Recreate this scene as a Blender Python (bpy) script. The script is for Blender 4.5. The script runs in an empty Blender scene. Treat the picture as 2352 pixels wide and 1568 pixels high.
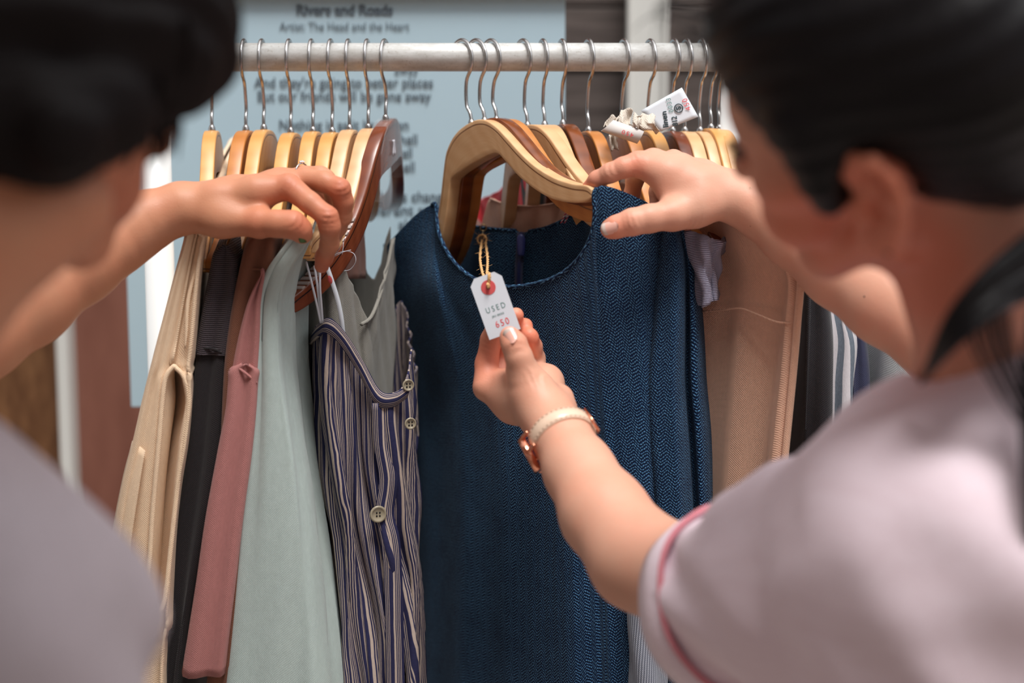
import bpy, bmesh, math, random
import numpy as np
from mathutils import Vector, Matrix

# ------------------------------------------------------------------ camera, sky, sun, exposure
scn = bpy.context.scene
FPX = 3267.0                       # focal length in pixels of the 2352 px wide frame (50 mm on 36 mm)
PITCH = math.radians(7.0)
CAMZ = 1.40
cam_data = bpy.data.cameras.new('camera')
cam = bpy.data.objects.new('camera', cam_data)
scn.collection.objects.link(cam)
cam.location = (0, 0, CAMZ)
cam.rotation_euler = (math.radians(90) - PITCH, 0, 0)
cam_data.sensor_width = 36.0
cam_data.lens = 36.0 * FPX / 2352.0
cam_data.clip_start = 0.05
cam_data.dof.use_dof = True
cam_data.dof.focus_distance = 1.42
cam_data.dof.aperture_fstop = 2.5
scn.camera = cam

scn.view_settings.view_transform = 'Standard'
scn.view_settings.look = 'None'
scn.view_settings.gamma = 1.0
scn.view_settings.use_curve_mapping = False
scn.view_settings.exposure = 0.38

world = bpy.data.worlds.new('overcast_sky')
scn.world = world
world.use_nodes = True
wn, wl = world.node_tree.nodes, world.node_tree.links
wn.clear()
w_out = wn.new('ShaderNodeOutputWorld')
w_bg = wn.new('ShaderNodeBackground')
w_tc = wn.new('ShaderNodeTexCoord')
w_sep = wn.new('ShaderNodeSeparateXYZ')
w_ramp = wn.new('ShaderNodeValToRGB')
w_map = wn.new('ShaderNodeMapRange')
wl.new(w_tc.outputs['Generated'], w_sep.inputs[0])
wl.new(w_sep.outputs['Z'], w_map.inputs['Value'])
w_map.inputs['From Min'].default_value = -1
w_map.inputs['From Max'].default_value = 1
wl.new(w_map.outputs[0], w_ramp.inputs[0])
cr_ = w_ramp.color_ramp
cr_.elements[0].position = 0.0; cr_.elements[0].color = (0.34, 0.25, 0.20, 1)
cr_.elements[1].position = 1.0; cr_.elements[1].color = (1.0, 1.0, 1.0, 1)
for pos, c in ((0.45, (0.23, 0.18, 0.155, 1)), (0.56, (0.16, 0.16, 0.165, 1)), (0.74, (0.62, 0.65, 0.70, 1))):
    e = cr_.elements.new(pos); e.color = c
w_side = wn.new('ShaderNodeMapRange'); w_side.interpolation_type = 'SMOOTHSTEP'
wl.new(w_sep.outputs['X'], w_side.inputs['Value'])
w_side.inputs['From Min'].default_value = -0.9; w_side.inputs['From Max'].default_value = 0.5
w_side.inputs['To Min'].default_value = 0.5; w_side.inputs['To Max'].default_value = 1.0
w_mul = wn.new('ShaderNodeVectorMath'); w_mul.operation = 'SCALE'
wl.new(w_ramp.outputs[0], w_mul.inputs[0]); wl.new(w_side.outputs[0], w_mul.inputs['Scale'])
wl.new(w_mul.outputs[0], w_bg.inputs[0])
w_bg.inputs[1].default_value = 1.2
wl.new(w_bg.outputs[0], w_out.inputs[0])

sun_data = bpy.data.lights.new('sun', 'SUN')
sun_data.energy = 3.0
sun_data.angle = math.radians(24)
sun_data.color = (1.0, 0.985, 0.96)
sun = bpy.data.objects.new('sun', sun_data)
scn.collection.objects.link(sun)
SUN_FROM = Vector((0.14, -0.40, 1.0))          # direction towards the sun
sun.rotation_euler = SUN_FROM.to_track_quat('Z', 'Y').to_euler()

# ------------------------------------------------------------------ helpers
CT, ST = math.cos(PITCH), math.sin(PITCH)

def P(px, py, d):
    """world point seen at pixel (px, py) whose world Y is d"""
    a = (px - 1176.0) / FPX
    b = (784.0 - py) / FPX
    t = d / (CT + b * ST)
    return np.array([a * t, d, CAMZ + t * (-ST + b * CT)])

def XZ(px, z, d):
    """world x of a point of column px at height z and depth d"""
    ax = d * CT - (z - CAMZ) * ST
    return (px - 1176.0) / FPX * ax

def ZY(py, d):
    return P(1176, py, d)[2]

def link(o, parent=None):
    scn.collection.objects.link(o)
    if parent is not None:
        o.parent = parent
    return o

def tag(o, label=None, cat=None, group=None, kind=None):
    if label: o['label'] = label
    if cat: o['category'] = cat
    if group: o['group'] = group
    if kind: o['kind'] = kind
    return o

def empty(name, loc, label=None, cat=None, group=None):
    o = bpy.data.objects.new(name, None)
    o.empty_display_size = 0.02
    o.location = [float(v) for v in loc]
    scn.collection.objects.link(o)
    return tag(o, label, cat, group)

def mesh_obj(name, verts, faces, mat=None, parent=None, uvs=None, smooth=True, solid=None, bevel=None, subsurf=0, offset=0.0):
    """verts in world coordinates; if a parent Empty is given they are moved to its frame"""
    v = np.asarray(verts, dtype=float)
    if parent is not None:
        v = v - np.array(chain_loc(parent))
    me = bpy.data.meshes.new(name)
    me.from_pydata(v.tolist(), [], [tuple(int(i) for i in f) for f in faces])
    if uvs is not None:
        ul = me.uv_layers.new(name='UVMap')
        li = np.empty(len(me.loops), dtype=np.int32)
        me.loops.foreach_get('vertex_index', li)
        uv = np.asarray(uvs, dtype=float)[li]
        ul.data.foreach_set('uv', uv.ravel())
    if smooth:
        me.polygons.foreach_set('use_smooth', [True] * len(me.polygons))
    me.update()
    o = bpy.data.objects.new(name, me)
    link(o, parent)
    if mat: me.materials.append(mat)
    if solid:
        m = o.modifiers.new('thickness', 'SOLIDIFY'); m.thickness = solid; m.offset = offset
    if bevel:
        m = o.modifiers.new('bevel', 'BEVEL'); m.width = bevel; m.segments = 2; m.limit_method = 'ANGLE'
    if subsurf:
        m = o.modifiers.new('subsurf', 'SUBSURF'); m.levels = subsurf; m.render_levels = subsurf
    return o

def chain_loc(p):
    l = np.zeros(3)
    while p is not None:
        l += np.array(p.location[:]); p = p.parent
    return l

def cr(pts, m, closed=False):
    """Catmull-Rom through pts (n, k) with m steps per segment"""
    p = np.asarray(pts, dtype=float)
    n = len(p)
    if closed:
        q = np.concatenate([p[-1:], p, p[:2]]); segs = n
    else:
        q = np.concatenate([2 * p[:1] - p[1:2], p, 2 * p[-1:] - p[-2:-1]]); segs = n - 1
    t = (np.arange(m) / m)[:, None]
    sh = (m,) + (1,) * (p.ndim - 1)
    t = (np.arange(m) / m).reshape(sh)
    out = []
    for i in range(segs):
        a, b, c, d = q[i], q[i + 1], q[i + 2], q[i + 3]
        out.append(0.5 * (2 * b + (c - a) * t + (2 * a - 5 * b + 4 * c - d) * t**2 + (3 * b - a - 3 * c + d) * t**3))
    if not closed: out.append(p[-1:])
    return np.concatenate(out)

def tube(pts, r, n=10, m=6, closed=False, caps=True):
    """swept tube; r scalar or list per control point"""
    p = np.asarray(pts, dtype=float)
    rr = np.full(len(p), r, dtype=float) if np.isscalar(r) else np.asarray(r, dtype=float)
    c = cr(np.column_stack([p, rr]), m, closed) if m > 1 else np.column_stack([p, rr])
    q, rad = c[:, :3], c[:, 3]
    k = len(q)
    if closed:
        T = np.roll(q, -1, 0) - np.roll(q, 1, 0)
    else:
        T = np.gradient(q, axis=0)
    T /= np.linalg.norm(T, axis=1)[:, None] + 1e-12
    N = np.cross(T[0], [0, 0, 1.0])
    if np.linalg.norm(N) < 1e-3: N = np.cross(T[0], [1.0, 0, 0])
    N /= np.linalg.norm(N)
    V = []
    for i in range(k):
        N = N - T[i] * (N @ T[i]); N /= np.linalg.norm(N)
        B = np.cross(T[i], N)
        a = np.arange(n) * 2 * np.pi / n
        V.append(q[i] + rad[i] * (np.cos(a)[:, None] * N + np.sin(a)[:, None] * B))
    V = np.concatenate(V)
    Fc = []
    for i in range(k if closed else k - 1):
        i2 = (i + 1) % k
        for j in range(n):
            j2 = (j + 1) % n
            Fc.append((i * n + j, i * n + j2, i2 * n + j2, i2 * n + j))
    if caps and not closed:
        Fc.append(tuple(range(n))[::-1]); Fc.append(tuple((k - 1) * n + j for j in range(n)))
    return V, Fc

def join(parts):
    V, Fs, off = [], [], 0
    for v, f in parts:
        V.append(np.asarray(v, dtype=float)); Fs += [tuple(i + off for i in ff) for ff in f]; off += len(v)
    return np.concatenate(V), Fs

def box(c, s, R=None):
    c = np.asarray(c, float); s = np.asarray(s, float) / 2
    v = np.array([[x, y, z] for x in (-1, 1) for y in (-1, 1) for z in (-1, 1)], float) * s
    if R is not None: v = v @ np.asarray(R).T
    f = [(0, 1, 3, 2), (4, 6, 7, 5), (0, 4, 5, 1), (2, 3, 7, 6), (0, 2, 6, 4), (1, 5, 7, 3)]
    return v + c, f

def lerp(a, b, t): return a + (b - a) * t

# ------------------------------------------------------------------ materials
def new_mat(name):
    m = bpy.data.materials.new(name); m.use_nodes = True
    nt = m.node_tree
    b = nt.nodes['Principled BSDF']
    return m, nt, nt.nodes, nt.links, b

def srgb(r, g, b):
    def f(c):
        c /= 255.0
        return c / 12.92 if c <= 0.04045 else ((c + 0.055) / 1.055) ** 2.4
    return (f(r), f(g), f(b), 1.0)

def math_node(N, L, op, a, b=None, clamp=False):
    n = N.new('ShaderNodeMath'); n.operation = op; n.use_clamp = clamp
    for i, v in enumerate((a, b)):
        if v is None: continue
        if isinstance(v, (int, float)): n.inputs[i].default_value = v
        else: L.new(v, n.inputs[i])
    return n.outputs[0]

def mix_col(N, L, fac, a, b, mode='MIX'):
    n = N.new('ShaderNodeMix'); n.data_type = 'RGBA'; n.blend_type = mode
    if isinstance(fac, (int, float)): n.inputs[0].default_value = fac
    else: L.new(fac, n.inputs[0])
    for i, v in ((6, a), (7, b)):
        if isinstance(v, tuple): n.inputs[i].default_value = v
        else: L.new(v, n.inputs[i])
    return n.outputs[2]

def noise(N, L, vec, scale, detail=3, rough=0.5):
    n = N.new('ShaderNodeTexNoise'); n.inputs['Scale'].default_value = scale
    n.inputs['Detail'].default_value = detail; n.inputs['Roughness'].default_value = rough
    if vec is not None: L.new(vec, n.inputs['Vector'])
    return n.outputs['Fac']

def mapping(N, L, vec, scale=(1, 1, 1), rot=(0, 0, 0)):
    n = N.new('ShaderNodeMapping'); n.inputs['Scale'].default_value = scale; n.inputs['Rotation'].default_value = rot
    L.new(vec, n.inputs['Vector']); return n.outputs[0]

def bump(N, L, b, h, strength=0.4, dist=0.001):
    n = N.new('ShaderNodeBump'); n.inputs['Strength'].default_value = strength; n.inputs['Distance'].default_value = dist
    L.new(h, n.inputs['Height']); L.new(n.outputs[0], b.inputs['Normal']); return n

def plain(name, col, rough=0.5, metal=0.0, bump_s=0, bump_scale=200, var=0.0):
    m, nt, N, L, b = new_mat(name)
    b.inputs['Base Color'].default_value = col
    b.inputs['Roughness'].default_value = rough
    b.inputs['Metallic'].default_value = metal
    tc = N.new('ShaderNodeTexCoord').outputs['Object']
    if var:
        f = noise(N, L, tc, bump_scale * 0.1, 4)
        c2 = tuple(min(1, c * (1 + var)) for c in col[:3]) + (1,)
        c1 = tuple(c * (1 - var) for c in col[:3]) + (1,)
        L.new(mix_col(N, L, f, c1, c2), b.inputs['Base Color'])
    if bump_s:
        bump(N, L, b, noise(N, L, tc, bump_scale, 3), bump_s, 0.0005)
    return m

def cloth(name, col, weave=1500.0, bs=0.5, var=0.18, rough=0.9, sheen=0.15, rib=None, seam=None):
    """woven cloth on UVs measured in metres; rib=(per metre, angle, dark colour) gives fine stripes"""
    m, nt, N, L, b = new_mat(name)
    b.inputs['Roughness'].default_value = rough
    b.inputs['Sheen Weight'].default_value = sheen
    b.inputs['Specular IOR Level'].default_value = 0.2
    uv = N.new('ShaderNodeTexCoord').outputs['UV']
    sep = N.new('ShaderNodeSeparateXYZ'); L.new(uv, sep.inputs[0])
    u, v = sep.outputs[0], sep.outputs[1]
    su = math_node(N, L, 'SINE', math_node(N, L, 'MULTIPLY', u, weave * 2.2))
    sv = math_node(N, L, 'SINE', math_node(N, L, 'MULTIPLY', v, weave * 2.2))
    w = math_node(N, L, 'MULTIPLY', su, sv)
    n1 = noise(N, L, mapping(N, L, uv, (1, 0.35, 1)), 260, 4, 0.65)
    n2 = noise(N, L, uv, 22, 3)
    dark = tuple(c * (1 - var) for c in col[:3]) + (1,); light = tuple(min(1, c * (1 + var)) for c in col[:3]) + (1,)
    fac = math_node(N, L, 'ADD', math_node(N, L, 'MULTIPLY', n1, 0.7), math_node(N, L, 'MULTIPLY', n2, 0.3))
    colr = mix_col(N, L, fac, dark, light)
    h = math_node(N, L, 'ADD', math_node(N, L, 'MULTIPLY', w, 0.5), n1)
    if rib:
        freq, ang, rc = rib
        c, s = math.cos(ang), math.sin(ang)
        coord = math_node(N, L, 'ADD', math_node(N, L, 'MULTIPLY', u, c * freq * 6.2832), math_node(N, L, 'MULTIPLY', v, s * freq * 6.2832))
        coord = math_node(N, L, 'ADD', coord, math_node(N, L, 'MULTIPLY', n2, 3.0))
        r = math_node(N, L, 'MULTIPLY', math_node(N, L, 'ADD', math_node(N, L, 'SINE', coord), 1.0), 0.5)
        colr = mix_col(N, L, r, rc, colr)
        h = math_node(N, L, 'ADD', h, math_node(N, L, 'MULTIPLY', r, 2.0))
    L.new(colr, b.inputs['Base Color'])
    bump(N, L, b, h, bs, 0.0006)
    return m

def herringbone(name):
    m, nt, N, L, b = new_mat(name)
    b.inputs['Roughness'].default_value = 0.85
    b.inputs['Sheen Weight'].default_value = 0.05
    b.inputs['Specular IOR Level'].default_value = 0.15
    uv = N.new('ShaderNodeTexCoord').outputs['UV']
    nz = N.new('ShaderNodeTexNoise'); nz.inputs['Scale'].default_value = 230; nz.inputs['Detail'].default_value = 2
    L.new(uv, nz.inputs['Vector'])
    vm = N.new('ShaderNodeVectorMath'); vm.operation = 'MULTIPLY_ADD'
    L.new(nz.outputs['Color'], vm.inputs[0]); vm.inputs[1].default_value = (0.0022, 0.0022, 0); L.new(uv, vm.inputs[2])
    sep = N.new('ShaderNodeSeparateXYZ'); L.new(vm.outputs[0], sep.inputs[0])
    u, v = sep.outputs[0], sep.outputs[1]
    W = 0.0064           # half a chevron
    tri = math_node(N, L, 'PINGPONG', u, W)
    s = math_node(N, L, 'ADD', v, math_node(N, L, 'MULTIPLY', tri, 0.85))
    T = 0.0031
    st = math_node(N, L, 'FRACT', math_node(N, L, 'DIVIDE', s, T))           # across the stitch
    line = math_node(N, L, 'SUBTRACT', 1.0, math_node(N, L, 'MULTIPLY', math_node(N, L, 'ABSOLUTE', math_node(N, L, 'SUBTRACT', st, 0.5)), 2.0))
    row = math_node(N, L, 'FLOOR', math_node(N, L, 'DIVIDE', s, T))
    # dashes along the stitch
    al = math_node(N, L, 'ADD', math_node(N, L, 'DIVIDE', u, 0.0022), math_node(N, L, 'MULTIPLY', row, 0.37))
    da = math_node(N, L, 'FRACT', al)
    dl = math_node(N, L, 'SUBTRACT', 1.0, math_node(N, L, 'MULTIPLY', math_node(N, L, 'ABSOLUTE', math_node(N, L, 'SUBTRACT', da, 0.5)), 2.0))
    mr = N.new('ShaderNodeMapRange'); mr.interpolation_type = 'SMOOTHSTEP'
    L.new(line, mr.inputs['Value']); mr.inputs['From Min'].default_value = 0.42; mr.inputs['From Max'].default_value = 0.95
    mr2 = N.new('ShaderNodeMapRange'); mr2.interpolation_type = 'SMOOTHSTEP'
    L.new(dl, mr2.inputs['Value']); mr2.inputs['From Min'].default_value = 0.1; mr2.inputs['From Max'].default_value = 0.6
    th = math_node(N, L, 'MULTIPLY', mr.outputs[0], mr2.outputs[0])
    n1 = noise(N, L, uv, 420, 3)
    big = noise(N, L, uv, 30, 3)
    amt = math_node(N, L, 'MULTIPLY', th, math_node(N, L, 'MULTIPLY', math_node(N, L, 'SUBTRACT', math_node(N, L, 'ADD', n1, big), 0.38), 2.0), clamp=True)
    base = mix_col(N, L, n1, (0.0010, 0.004, 0.018, 1), (0.0025, 0.017, 0.066, 1))
    col = mix_col(N, L, amt, base, (0.11, 0.29, 0.50, 1))
    L.new(col, b.inputs['Base Color'])
    h = math_node(N, L, 'ADD', math_node(N, L, 'MULTIPLY', th, 1.0), math_node(N, L, 'MULTIPLY', line, 0.6))
    bump(N, L, b, h, 0.8, 0.0011)
    return m

def stripes(name, base, light, groups, bs=0.5, wobble=0.004):
    """groups: list of (start, end) within a period of 1 that are light; UV u in metres"""
    m, nt, N, L, b = new_mat(name)
    period, segs = groups
    b.inputs['Roughness'].default_value = 0.9
    b.inputs['Specular IOR Level'].default_value = 0.2
    uv = N.new('ShaderNodeTexCoord').outputs['UV']
    sep = N.new('ShaderNodeSeparateXYZ'); L.new(uv, sep.inputs[0])
    n2 = noise(N, L, mapping(N, L, uv, (1, 0.5, 1)), 25, 3)
    u = math_node(N, L, 'ADD', sep.outputs[0], math_node(N, L, 'MULTIPLY', n2, wobble))
    f = math_node(N, L, 'FRACT', math_node(N, L, 'DIVIDE', u, period))
    tot = None
    for s, e in segs:
        a = math_node(N, L, 'MULTIPLY', math_node(N, L, 'GREATER_THAN', f, s), math_node(N, L, 'LESS_THAN', f, e))
        tot = a if tot is None else math_node(N, L, 'ADD', tot, a, clamp=True)
    n1 = noise(N, L, mapping(N, L, uv, (1, 0.3, 1)), 900, 3, 0.7)
    c1 = mix_col(N, L, n1, tuple(c * 0.7 for c in base[:3]) + (1,), tuple(min(1, c * 1.6) for c in base[:3]) + (1,))
    c2 = mix_col(N, L, n1, tuple(c * 0.75 for c in light[:3]) + (1,), light)
    L.new(mix_col(N, L, tot, c1, c2), b.inputs['Base Color'])
    bump(N, L, b, math_node(N, L, 'ADD', n1, math_node(N, L, 'MULTIPLY', tot, 0.5)), bs, 0.0006)
    return m

def wood(name, light, dark, groove=(0.22, 0.09, 0.035, 1), rough=0.4):
    m, nt, N, L, b = new_mat(name)
    b.inputs['Roughness'].default_value = rough
    b.inputs['Coat Weight'].default_value = 0.1; b.inputs['Coat Roughness'].default_value = 0.2
    uv = N.new('ShaderNodeTexCoord').outputs['UV']
    ob = N.new('ShaderNodeTexCoord').outputs['Object']
    g = noise(N, L, mapping(N, L, uv, (6, 90, 1)), 4.0, 5, 0.6)
    g2 = noise(N, L, mapping(N, L, ob, (1, 1, 1)), 45, 3, 0.5)
    wv = N.new('ShaderNodeTexWave'); wv.inputs['Scale'].default_value = 22; wv.inputs['Distortion'].default_value = 5.0
    wv.inputs['Detail'].default_value = 2; wv.inputs['Detail Scale'].default_value = 0.6
    L.new(mapping(N, L, uv, (1, 0.7, 1), (0, 0, 0.9)), wv.inputs['Vector'])
    f = math_node(N, L, 'ADD', math_node(N, L, 'MULTIPLY', g, 0.6), math_node(N, L, 'MULTIPLY', wv.outputs['Fac'], 0.2))
    f = math_node(N, L, 'ADD', f, math_node(N, L, 'MULTIPLY', g2, 0.3))
    c = mix_col(N, L, f, dark, light)
    sep = N.new('ShaderNodeSeparateXYZ'); L.new(uv, sep.inputs[0])
    v = sep.outputs[1]
    gr = math_node(N, L, 'LESS_THAN', math_node(N, L, 'ABSOLUTE', math_node(N, L, 'SUBTRACT', v, 0.0052)), 0.00075)
    c = mix_col(N, L, gr, c, groove)
    L.new(c, b.inputs['Base Color'])
    bump(N, L, b, math_node(N, L, 'SUBTRACT', g, math_node(N, L, 'MULTIPLY', gr, 2.0)), 0.25, 0.0004)
    return m

def skin(name, col, red, sss=0.12):
    m, nt, N, L, b = new_mat(name)
    b.inputs['Roughness'].default_value = 0.48
    b.inputs['Specular IOR Level'].default_value = 0.35
    b.inputs['Subsurface Weight'].default_value = sss
    b.inputs['Subsurface Radius'].default_value = (1.0, 0.35, 0.2)
    b.inputs['Subsurface Scale'].default_value = 0.006
    ob = N.new('ShaderNodeTexCoord').outputs['Object']
    a = noise(N, L, ob, 28, 3, 0.5)
    fine = noise(N, L, ob, 900, 2, 0.6)
    att = N.new('ShaderNodeAttribute'); att.attribute_name = 'flush'
    f = math_node(N, L, 'ADD', math_node(N, L, 'MULTIPLY', a, 0.55), att.outputs['Fac'], clamp=True)
    c = mix_col(N, L, f, col, red)
    L.new(c, b.inputs['Base Color'])
    cells = N.new('ShaderNodeTexVoronoi'); cells.inputs['Scale'].default_value = 650
    L.new(mapping(N, L, ob, (1, 1, 1.6)), cells.inputs['Vector'])
    h = math_node(N, L, 'ADD', math_node(N, L, 'MULTIPLY', fine, 0.5), cells.outputs['Distance'])
    h = math_node(N, L, 'ADD', h, math_node(N, L, 'MULTIPLY', noise(N, L, ob, 120, 3), 2.0))
    bump(N, L, b, h, 0.16, 0.0006)
    return m

def hair_mat(name, col, rough=0.35, spec=0.3):
    m, nt, N, L, b = new_mat(name)
    b.inputs['Roughness'].default_value = rough
    b.inputs['Specular IOR Level'].default_value = spec
    ob = N.new('ShaderNodeTexCoord').outputs['Object']
    g = noise(N, L, mapping(N, L, ob, (60, 60, 9)), 6, 4, 0.7)
    L.new(mix_col(N, L, g, tuple(c * 0.5 for c in col[:3]) + (1,), tuple(c * 1.6 for c in col[:3]) + (1,)), b.inputs['Base Color'])
    bump(N, L, b, g, 0.5, 0.002)
    return m

M = {}
M['dress'] = herringbone('navy_herringbone')
M['cream'] = cloth('cream_cotton', srgb(242, 210, 178), 1500)
M['cord'] = cloth('black_corduroy', srgb(96, 86, 92), 1500, 0.8, rib=(520, 1.57, srgb(26, 22, 24)))
M['charcoal'] = cloth('charcoal_cotton', srgb(42, 38, 40), 1500)
M['brown'] = cloth('brown_cotton', srgb(122, 80, 62), 1500)
M['rose'] = cloth('dusty_rose_cotton', srgb(176, 118, 114), 1600)
M['sage'] = cloth('sage_jersey', srgb(176, 190, 186), 1700, 0.35)
M['grey'] = cloth('grey_linen', srgb(134, 130, 122), 1500)
M['mauve'] = cloth('mauve_cotton', srgb(170, 128, 116), 1500)
M['linen_stripe'] = stripes('navy_striped_linen', srgb(40, 40, 70), srgb(190, 172, 160), (0.0112, [(0.03, 0.21), (0.30, 0.36), (0.45, 0.51), (0.60, 0.66)]), wobble=0.005)
M['beige'] = cloth('beige_linen', srgb(222, 178, 152), 1300, 0.7)
M['collar'] = cloth('taupe_linen', srgb(196, 154, 134), 1400)
M['knit'] = cloth('pinkish_rib_knit', srgb(186, 150, 138), 1500, rib=(420, 0.1, srgb(122, 92, 86)))
M['red'] = cloth('red_linen', srgb(190, 44, 52), 1300)
M['black'] = cloth('black_wool', srgb(22, 20, 22), 1300)
M['black2'] = cloth('black_twill', srgb(44, 42, 46), 1600)
M['lilac'] = cloth('lilac_pinstripe', srgb(190, 190, 212), 1500, 0.7, rib=(620, 1.45, srgb(84, 76, 96)))
M['ticking'] = stripes('grey_ticking_stripe', srgb(96, 104, 114), srgb(208, 204, 208), (0.0135, [(0.0, 0.5)]), wobble=0.003)
M['navy'] = cloth('navy_jersey', srgb(58, 60, 84), 1500)
M['white'] = cloth('white_slub_linen', srgb(205, 214, 217), 1300, 0.8)
M['pinstripe'] = cloth('grey_pinstripe', srgb(168, 172, 184), 1500, 0.6, rib=(420, 0.05, srgb(92, 96, 110)))
M['pink_shirt'] = cloth('pale_pink_jersey', srgb(250, 222, 231), 1500, 0.3)
M['pink_trim'] = plain('pink_piping', srgb(222, 140, 150), 0.9)
M['grey_shirt'] = cloth('pale_grey_shirt', srgb(176, 164, 170), 1500, 0.3)
M['maple'] = wood('maple', srgb(226, 186, 140), srgb(198, 144, 96))
M['honey'] = wood('honey_wood', srgb(226, 172, 104), srgb(196, 132, 66))
M['orange'] = wood('orange_wood', srgb(208, 140, 74), srgb(168, 96, 40))
M['walnut'] = wood('walnut', srgb(148, 78, 34), srgb(66, 28, 12), (0.02, 0.006, 0.003, 1), 0.22)
M['mahogany'] = wood('mahogany', srgb(138, 72, 44), srgb(84, 36, 20), (0.03, 0.01, 0.006, 1), 0.25)
M['chrome'] = plain('steel_wire', srgb(196, 192, 190), 0.22, 1.0, 0.1, 900)
M['skin_r'] = skin('skin_fair', srgb(210, 166, 142), srgb(222, 132, 104))
M['skin_l'] = skin('skin_tan', srgb(200, 144, 112), srgb(190, 108, 80))
M['hair_r'] = hair_mat('black_hair', (0.006, 0.005, 0.006, 1), 0.36, 0.22)
M['hair_l'] = hair_mat('dark_brown_hair', (0.006, 0.0035, 0.0035, 1), 0.6, 0.15)
M['paper'] = plain('tag_paper', srgb(214, 219, 226), 0.8, 0, 0.1, 900, 0.03)
M['paper2'] = plain('warm_paper', srgb(214, 208, 204), 0.8, 0, 0.1, 900, 0.03)
M['ink_green'] = plain('green_ink', srgb(92, 134, 128), 0.8)
M['ink_black'] = plain('black_ink', srgb(34, 52, 58), 0.8)
M['ink_red'] = plain('red_ink', srgb(222, 70, 76), 0.8)
M['ring_red'] = plain('red_paper_ring', srgb(206, 84, 84), 0.8)
M['twine'] = plain('jute_twine', srgb(214, 168, 112), 0.9, 0, 0.8, 1500, 0.2)
M['thread'] = plain('white_thread', srgb(206, 206, 214), 0.8)
M['thread_red'] = plain('red_thread', srgb(190, 60, 84), 0.8)
M['rosegold'] = plain('rose_gold', srgb(236, 160, 130), 0.14, 1.0)
M['strap'] = plain('pale_leather', srgb(226, 196, 172), 0.3, 0, 0.15, 400, 0.05)
M['dial'] = plain('dark_dial', srgb(70, 44, 44), 0.08)
M['nail'] = plain('natural_nail', srgb(226, 172, 156), 0.2)
M['nail_tip'] = plain('nail_edge', srgb(206, 186, 176), 0.25)
M['glitter'] = plain('green_glitter_polish', srgb(66, 92, 52), 0.25, 0.4, 0.8, 2500, 0.8)
M['navy_plastic'] = plain('navy_plastic', srgb(46, 52, 104), 0.3)
M['button'] = plain('horn_button', srgb(150, 140, 120), 0.3, 0, 0.1, 300, 0.15)
M['rubber'] = plain('grey_rubber', srgb(158, 144, 138), 0.5, 0, 0.1, 400)
M['brass'] = plain('dark_brass', srgb(170, 140, 96), 0.3, 1.0)
M['mole'] = plain('brown_mole', srgb(70, 36, 26), 0.6)
M['poster'] = plain('pale_blue_board', srgb(176, 200, 212), 0.75, 0, 0.05, 300, 0.015)
M['letter'] = plain('slate_lettering', srgb(94, 106, 116), 0.8)
M['cotton_scrap'] = cloth('frayed_cotton', srgb(214, 202, 188), 1200, 0.9)
M['orange_paper'] = plain('kraft_card', srgb(216, 158, 98), 0.8)

# white painted post and rail
def rail_mat():
    m, nt, N, L, b = new_mat('worn_galvanised_tube')
    b.inputs['Metallic'].default_value = 0.1
    ob = N.new('ShaderNodeTexCoord').outputs['Object']
    a = noise(N, L, mapping(N, L, ob, (1, 3, 3)), 40, 5, 0.7)
    c = noise(N, L, ob, 260, 4, 0.7)
    r = N.new('ShaderNodeValToRGB'); r.color_ramp.elements[0].position = 0.38; r.color_ramp.elements[1].position = 0.62
    r.color_ramp.elements[0].color = srgb(186, 184, 180); r.color_ramp.elements[1].color = srgb(208, 208, 206)
    L.new(a, r.inputs[0])
    r2 = N.new('ShaderNodeValToRGB'); r2.color_ramp.elements[0].position = 0.30; r2.color_ramp.elements[1].position = 0.42
    r2.color_ramp.elements[0].color = (0.72, 0.68, 0.64, 1); r2.color_ramp.elements[1].color = (1, 1, 1, 1)
    L.new(c, r2.inputs[0])
    L.new(mix_col(N, L, 1.0, r.outputs[0], r2.outputs[0], 'MULTIPLY'), b.inputs['Base Color'])
    b.inputs['Roughness'].default_value = 0.42
    bump(N, L, b, c, 0.2, 0.0004)
    return m
M['rail'] = rail_mat()
M['white_paint'] = plain('white_enamel', srgb(226, 228, 228), 0.4, 0, 0.05, 60, 0.02)
M['cream_paint'] = plain('cream_paint', srgb(206, 205, 200), 0.5, 0, 0.05, 60, 0.03)

def panel_mat(name, c1, c2, rough=0.15, scale=(3, 3, 0.8), spec=0.5):
    m, nt, N, L, b = new_mat(name)
    ob = N.new('ShaderNodeTexCoord').outputs['Object']
    a = noise(N, L, mapping(N, L, ob, scale), 3, 5, 0.6)
    r = N.new('ShaderNodeValToRGB'); r.color_ramp.elements[0].position = 0.32; r.color_ramp.elements[1].position = 0.68
    r.color_ramp.elements[0].color = c1; r.color_ramp.elements[1].color = c2
    L.new(a, r.inputs[0]); L.new(r.outputs[0], b.inputs['Base Color'])
    b.inputs['Roughness'].default_value = rough
    b.inputs['Specular IOR Level'].default_value = spec
    return m
M['brown_panel'] = panel_mat('red_brown_panel', srgb(104, 62, 50), srgb(132, 86, 72), 0.3)
M['olive_panel'] = panel_mat('olive_brown_panel', srgb(84, 52, 30), srgb(124, 86, 56), 0.35, (12, 12, 4))
M['slat'] = panel_mat('dark_grey_board', srgb(66, 58, 55), srgb(96, 86, 82), 0.7, (2, 2, 30), 0.2)
M['floor'] = plain('concrete', srgb(158, 146, 136), 0.9, 0, 0.3, 30, 0.15)

# ------------------------------------------------------------------ the setting
def struct(name, parts, mat, bevel=None):
    v, f = join(parts)
    o = mesh_obj(name, v, f, mat, smooth=False, bevel=bevel)
    o['kind'] = 'structure'
    return o

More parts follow.
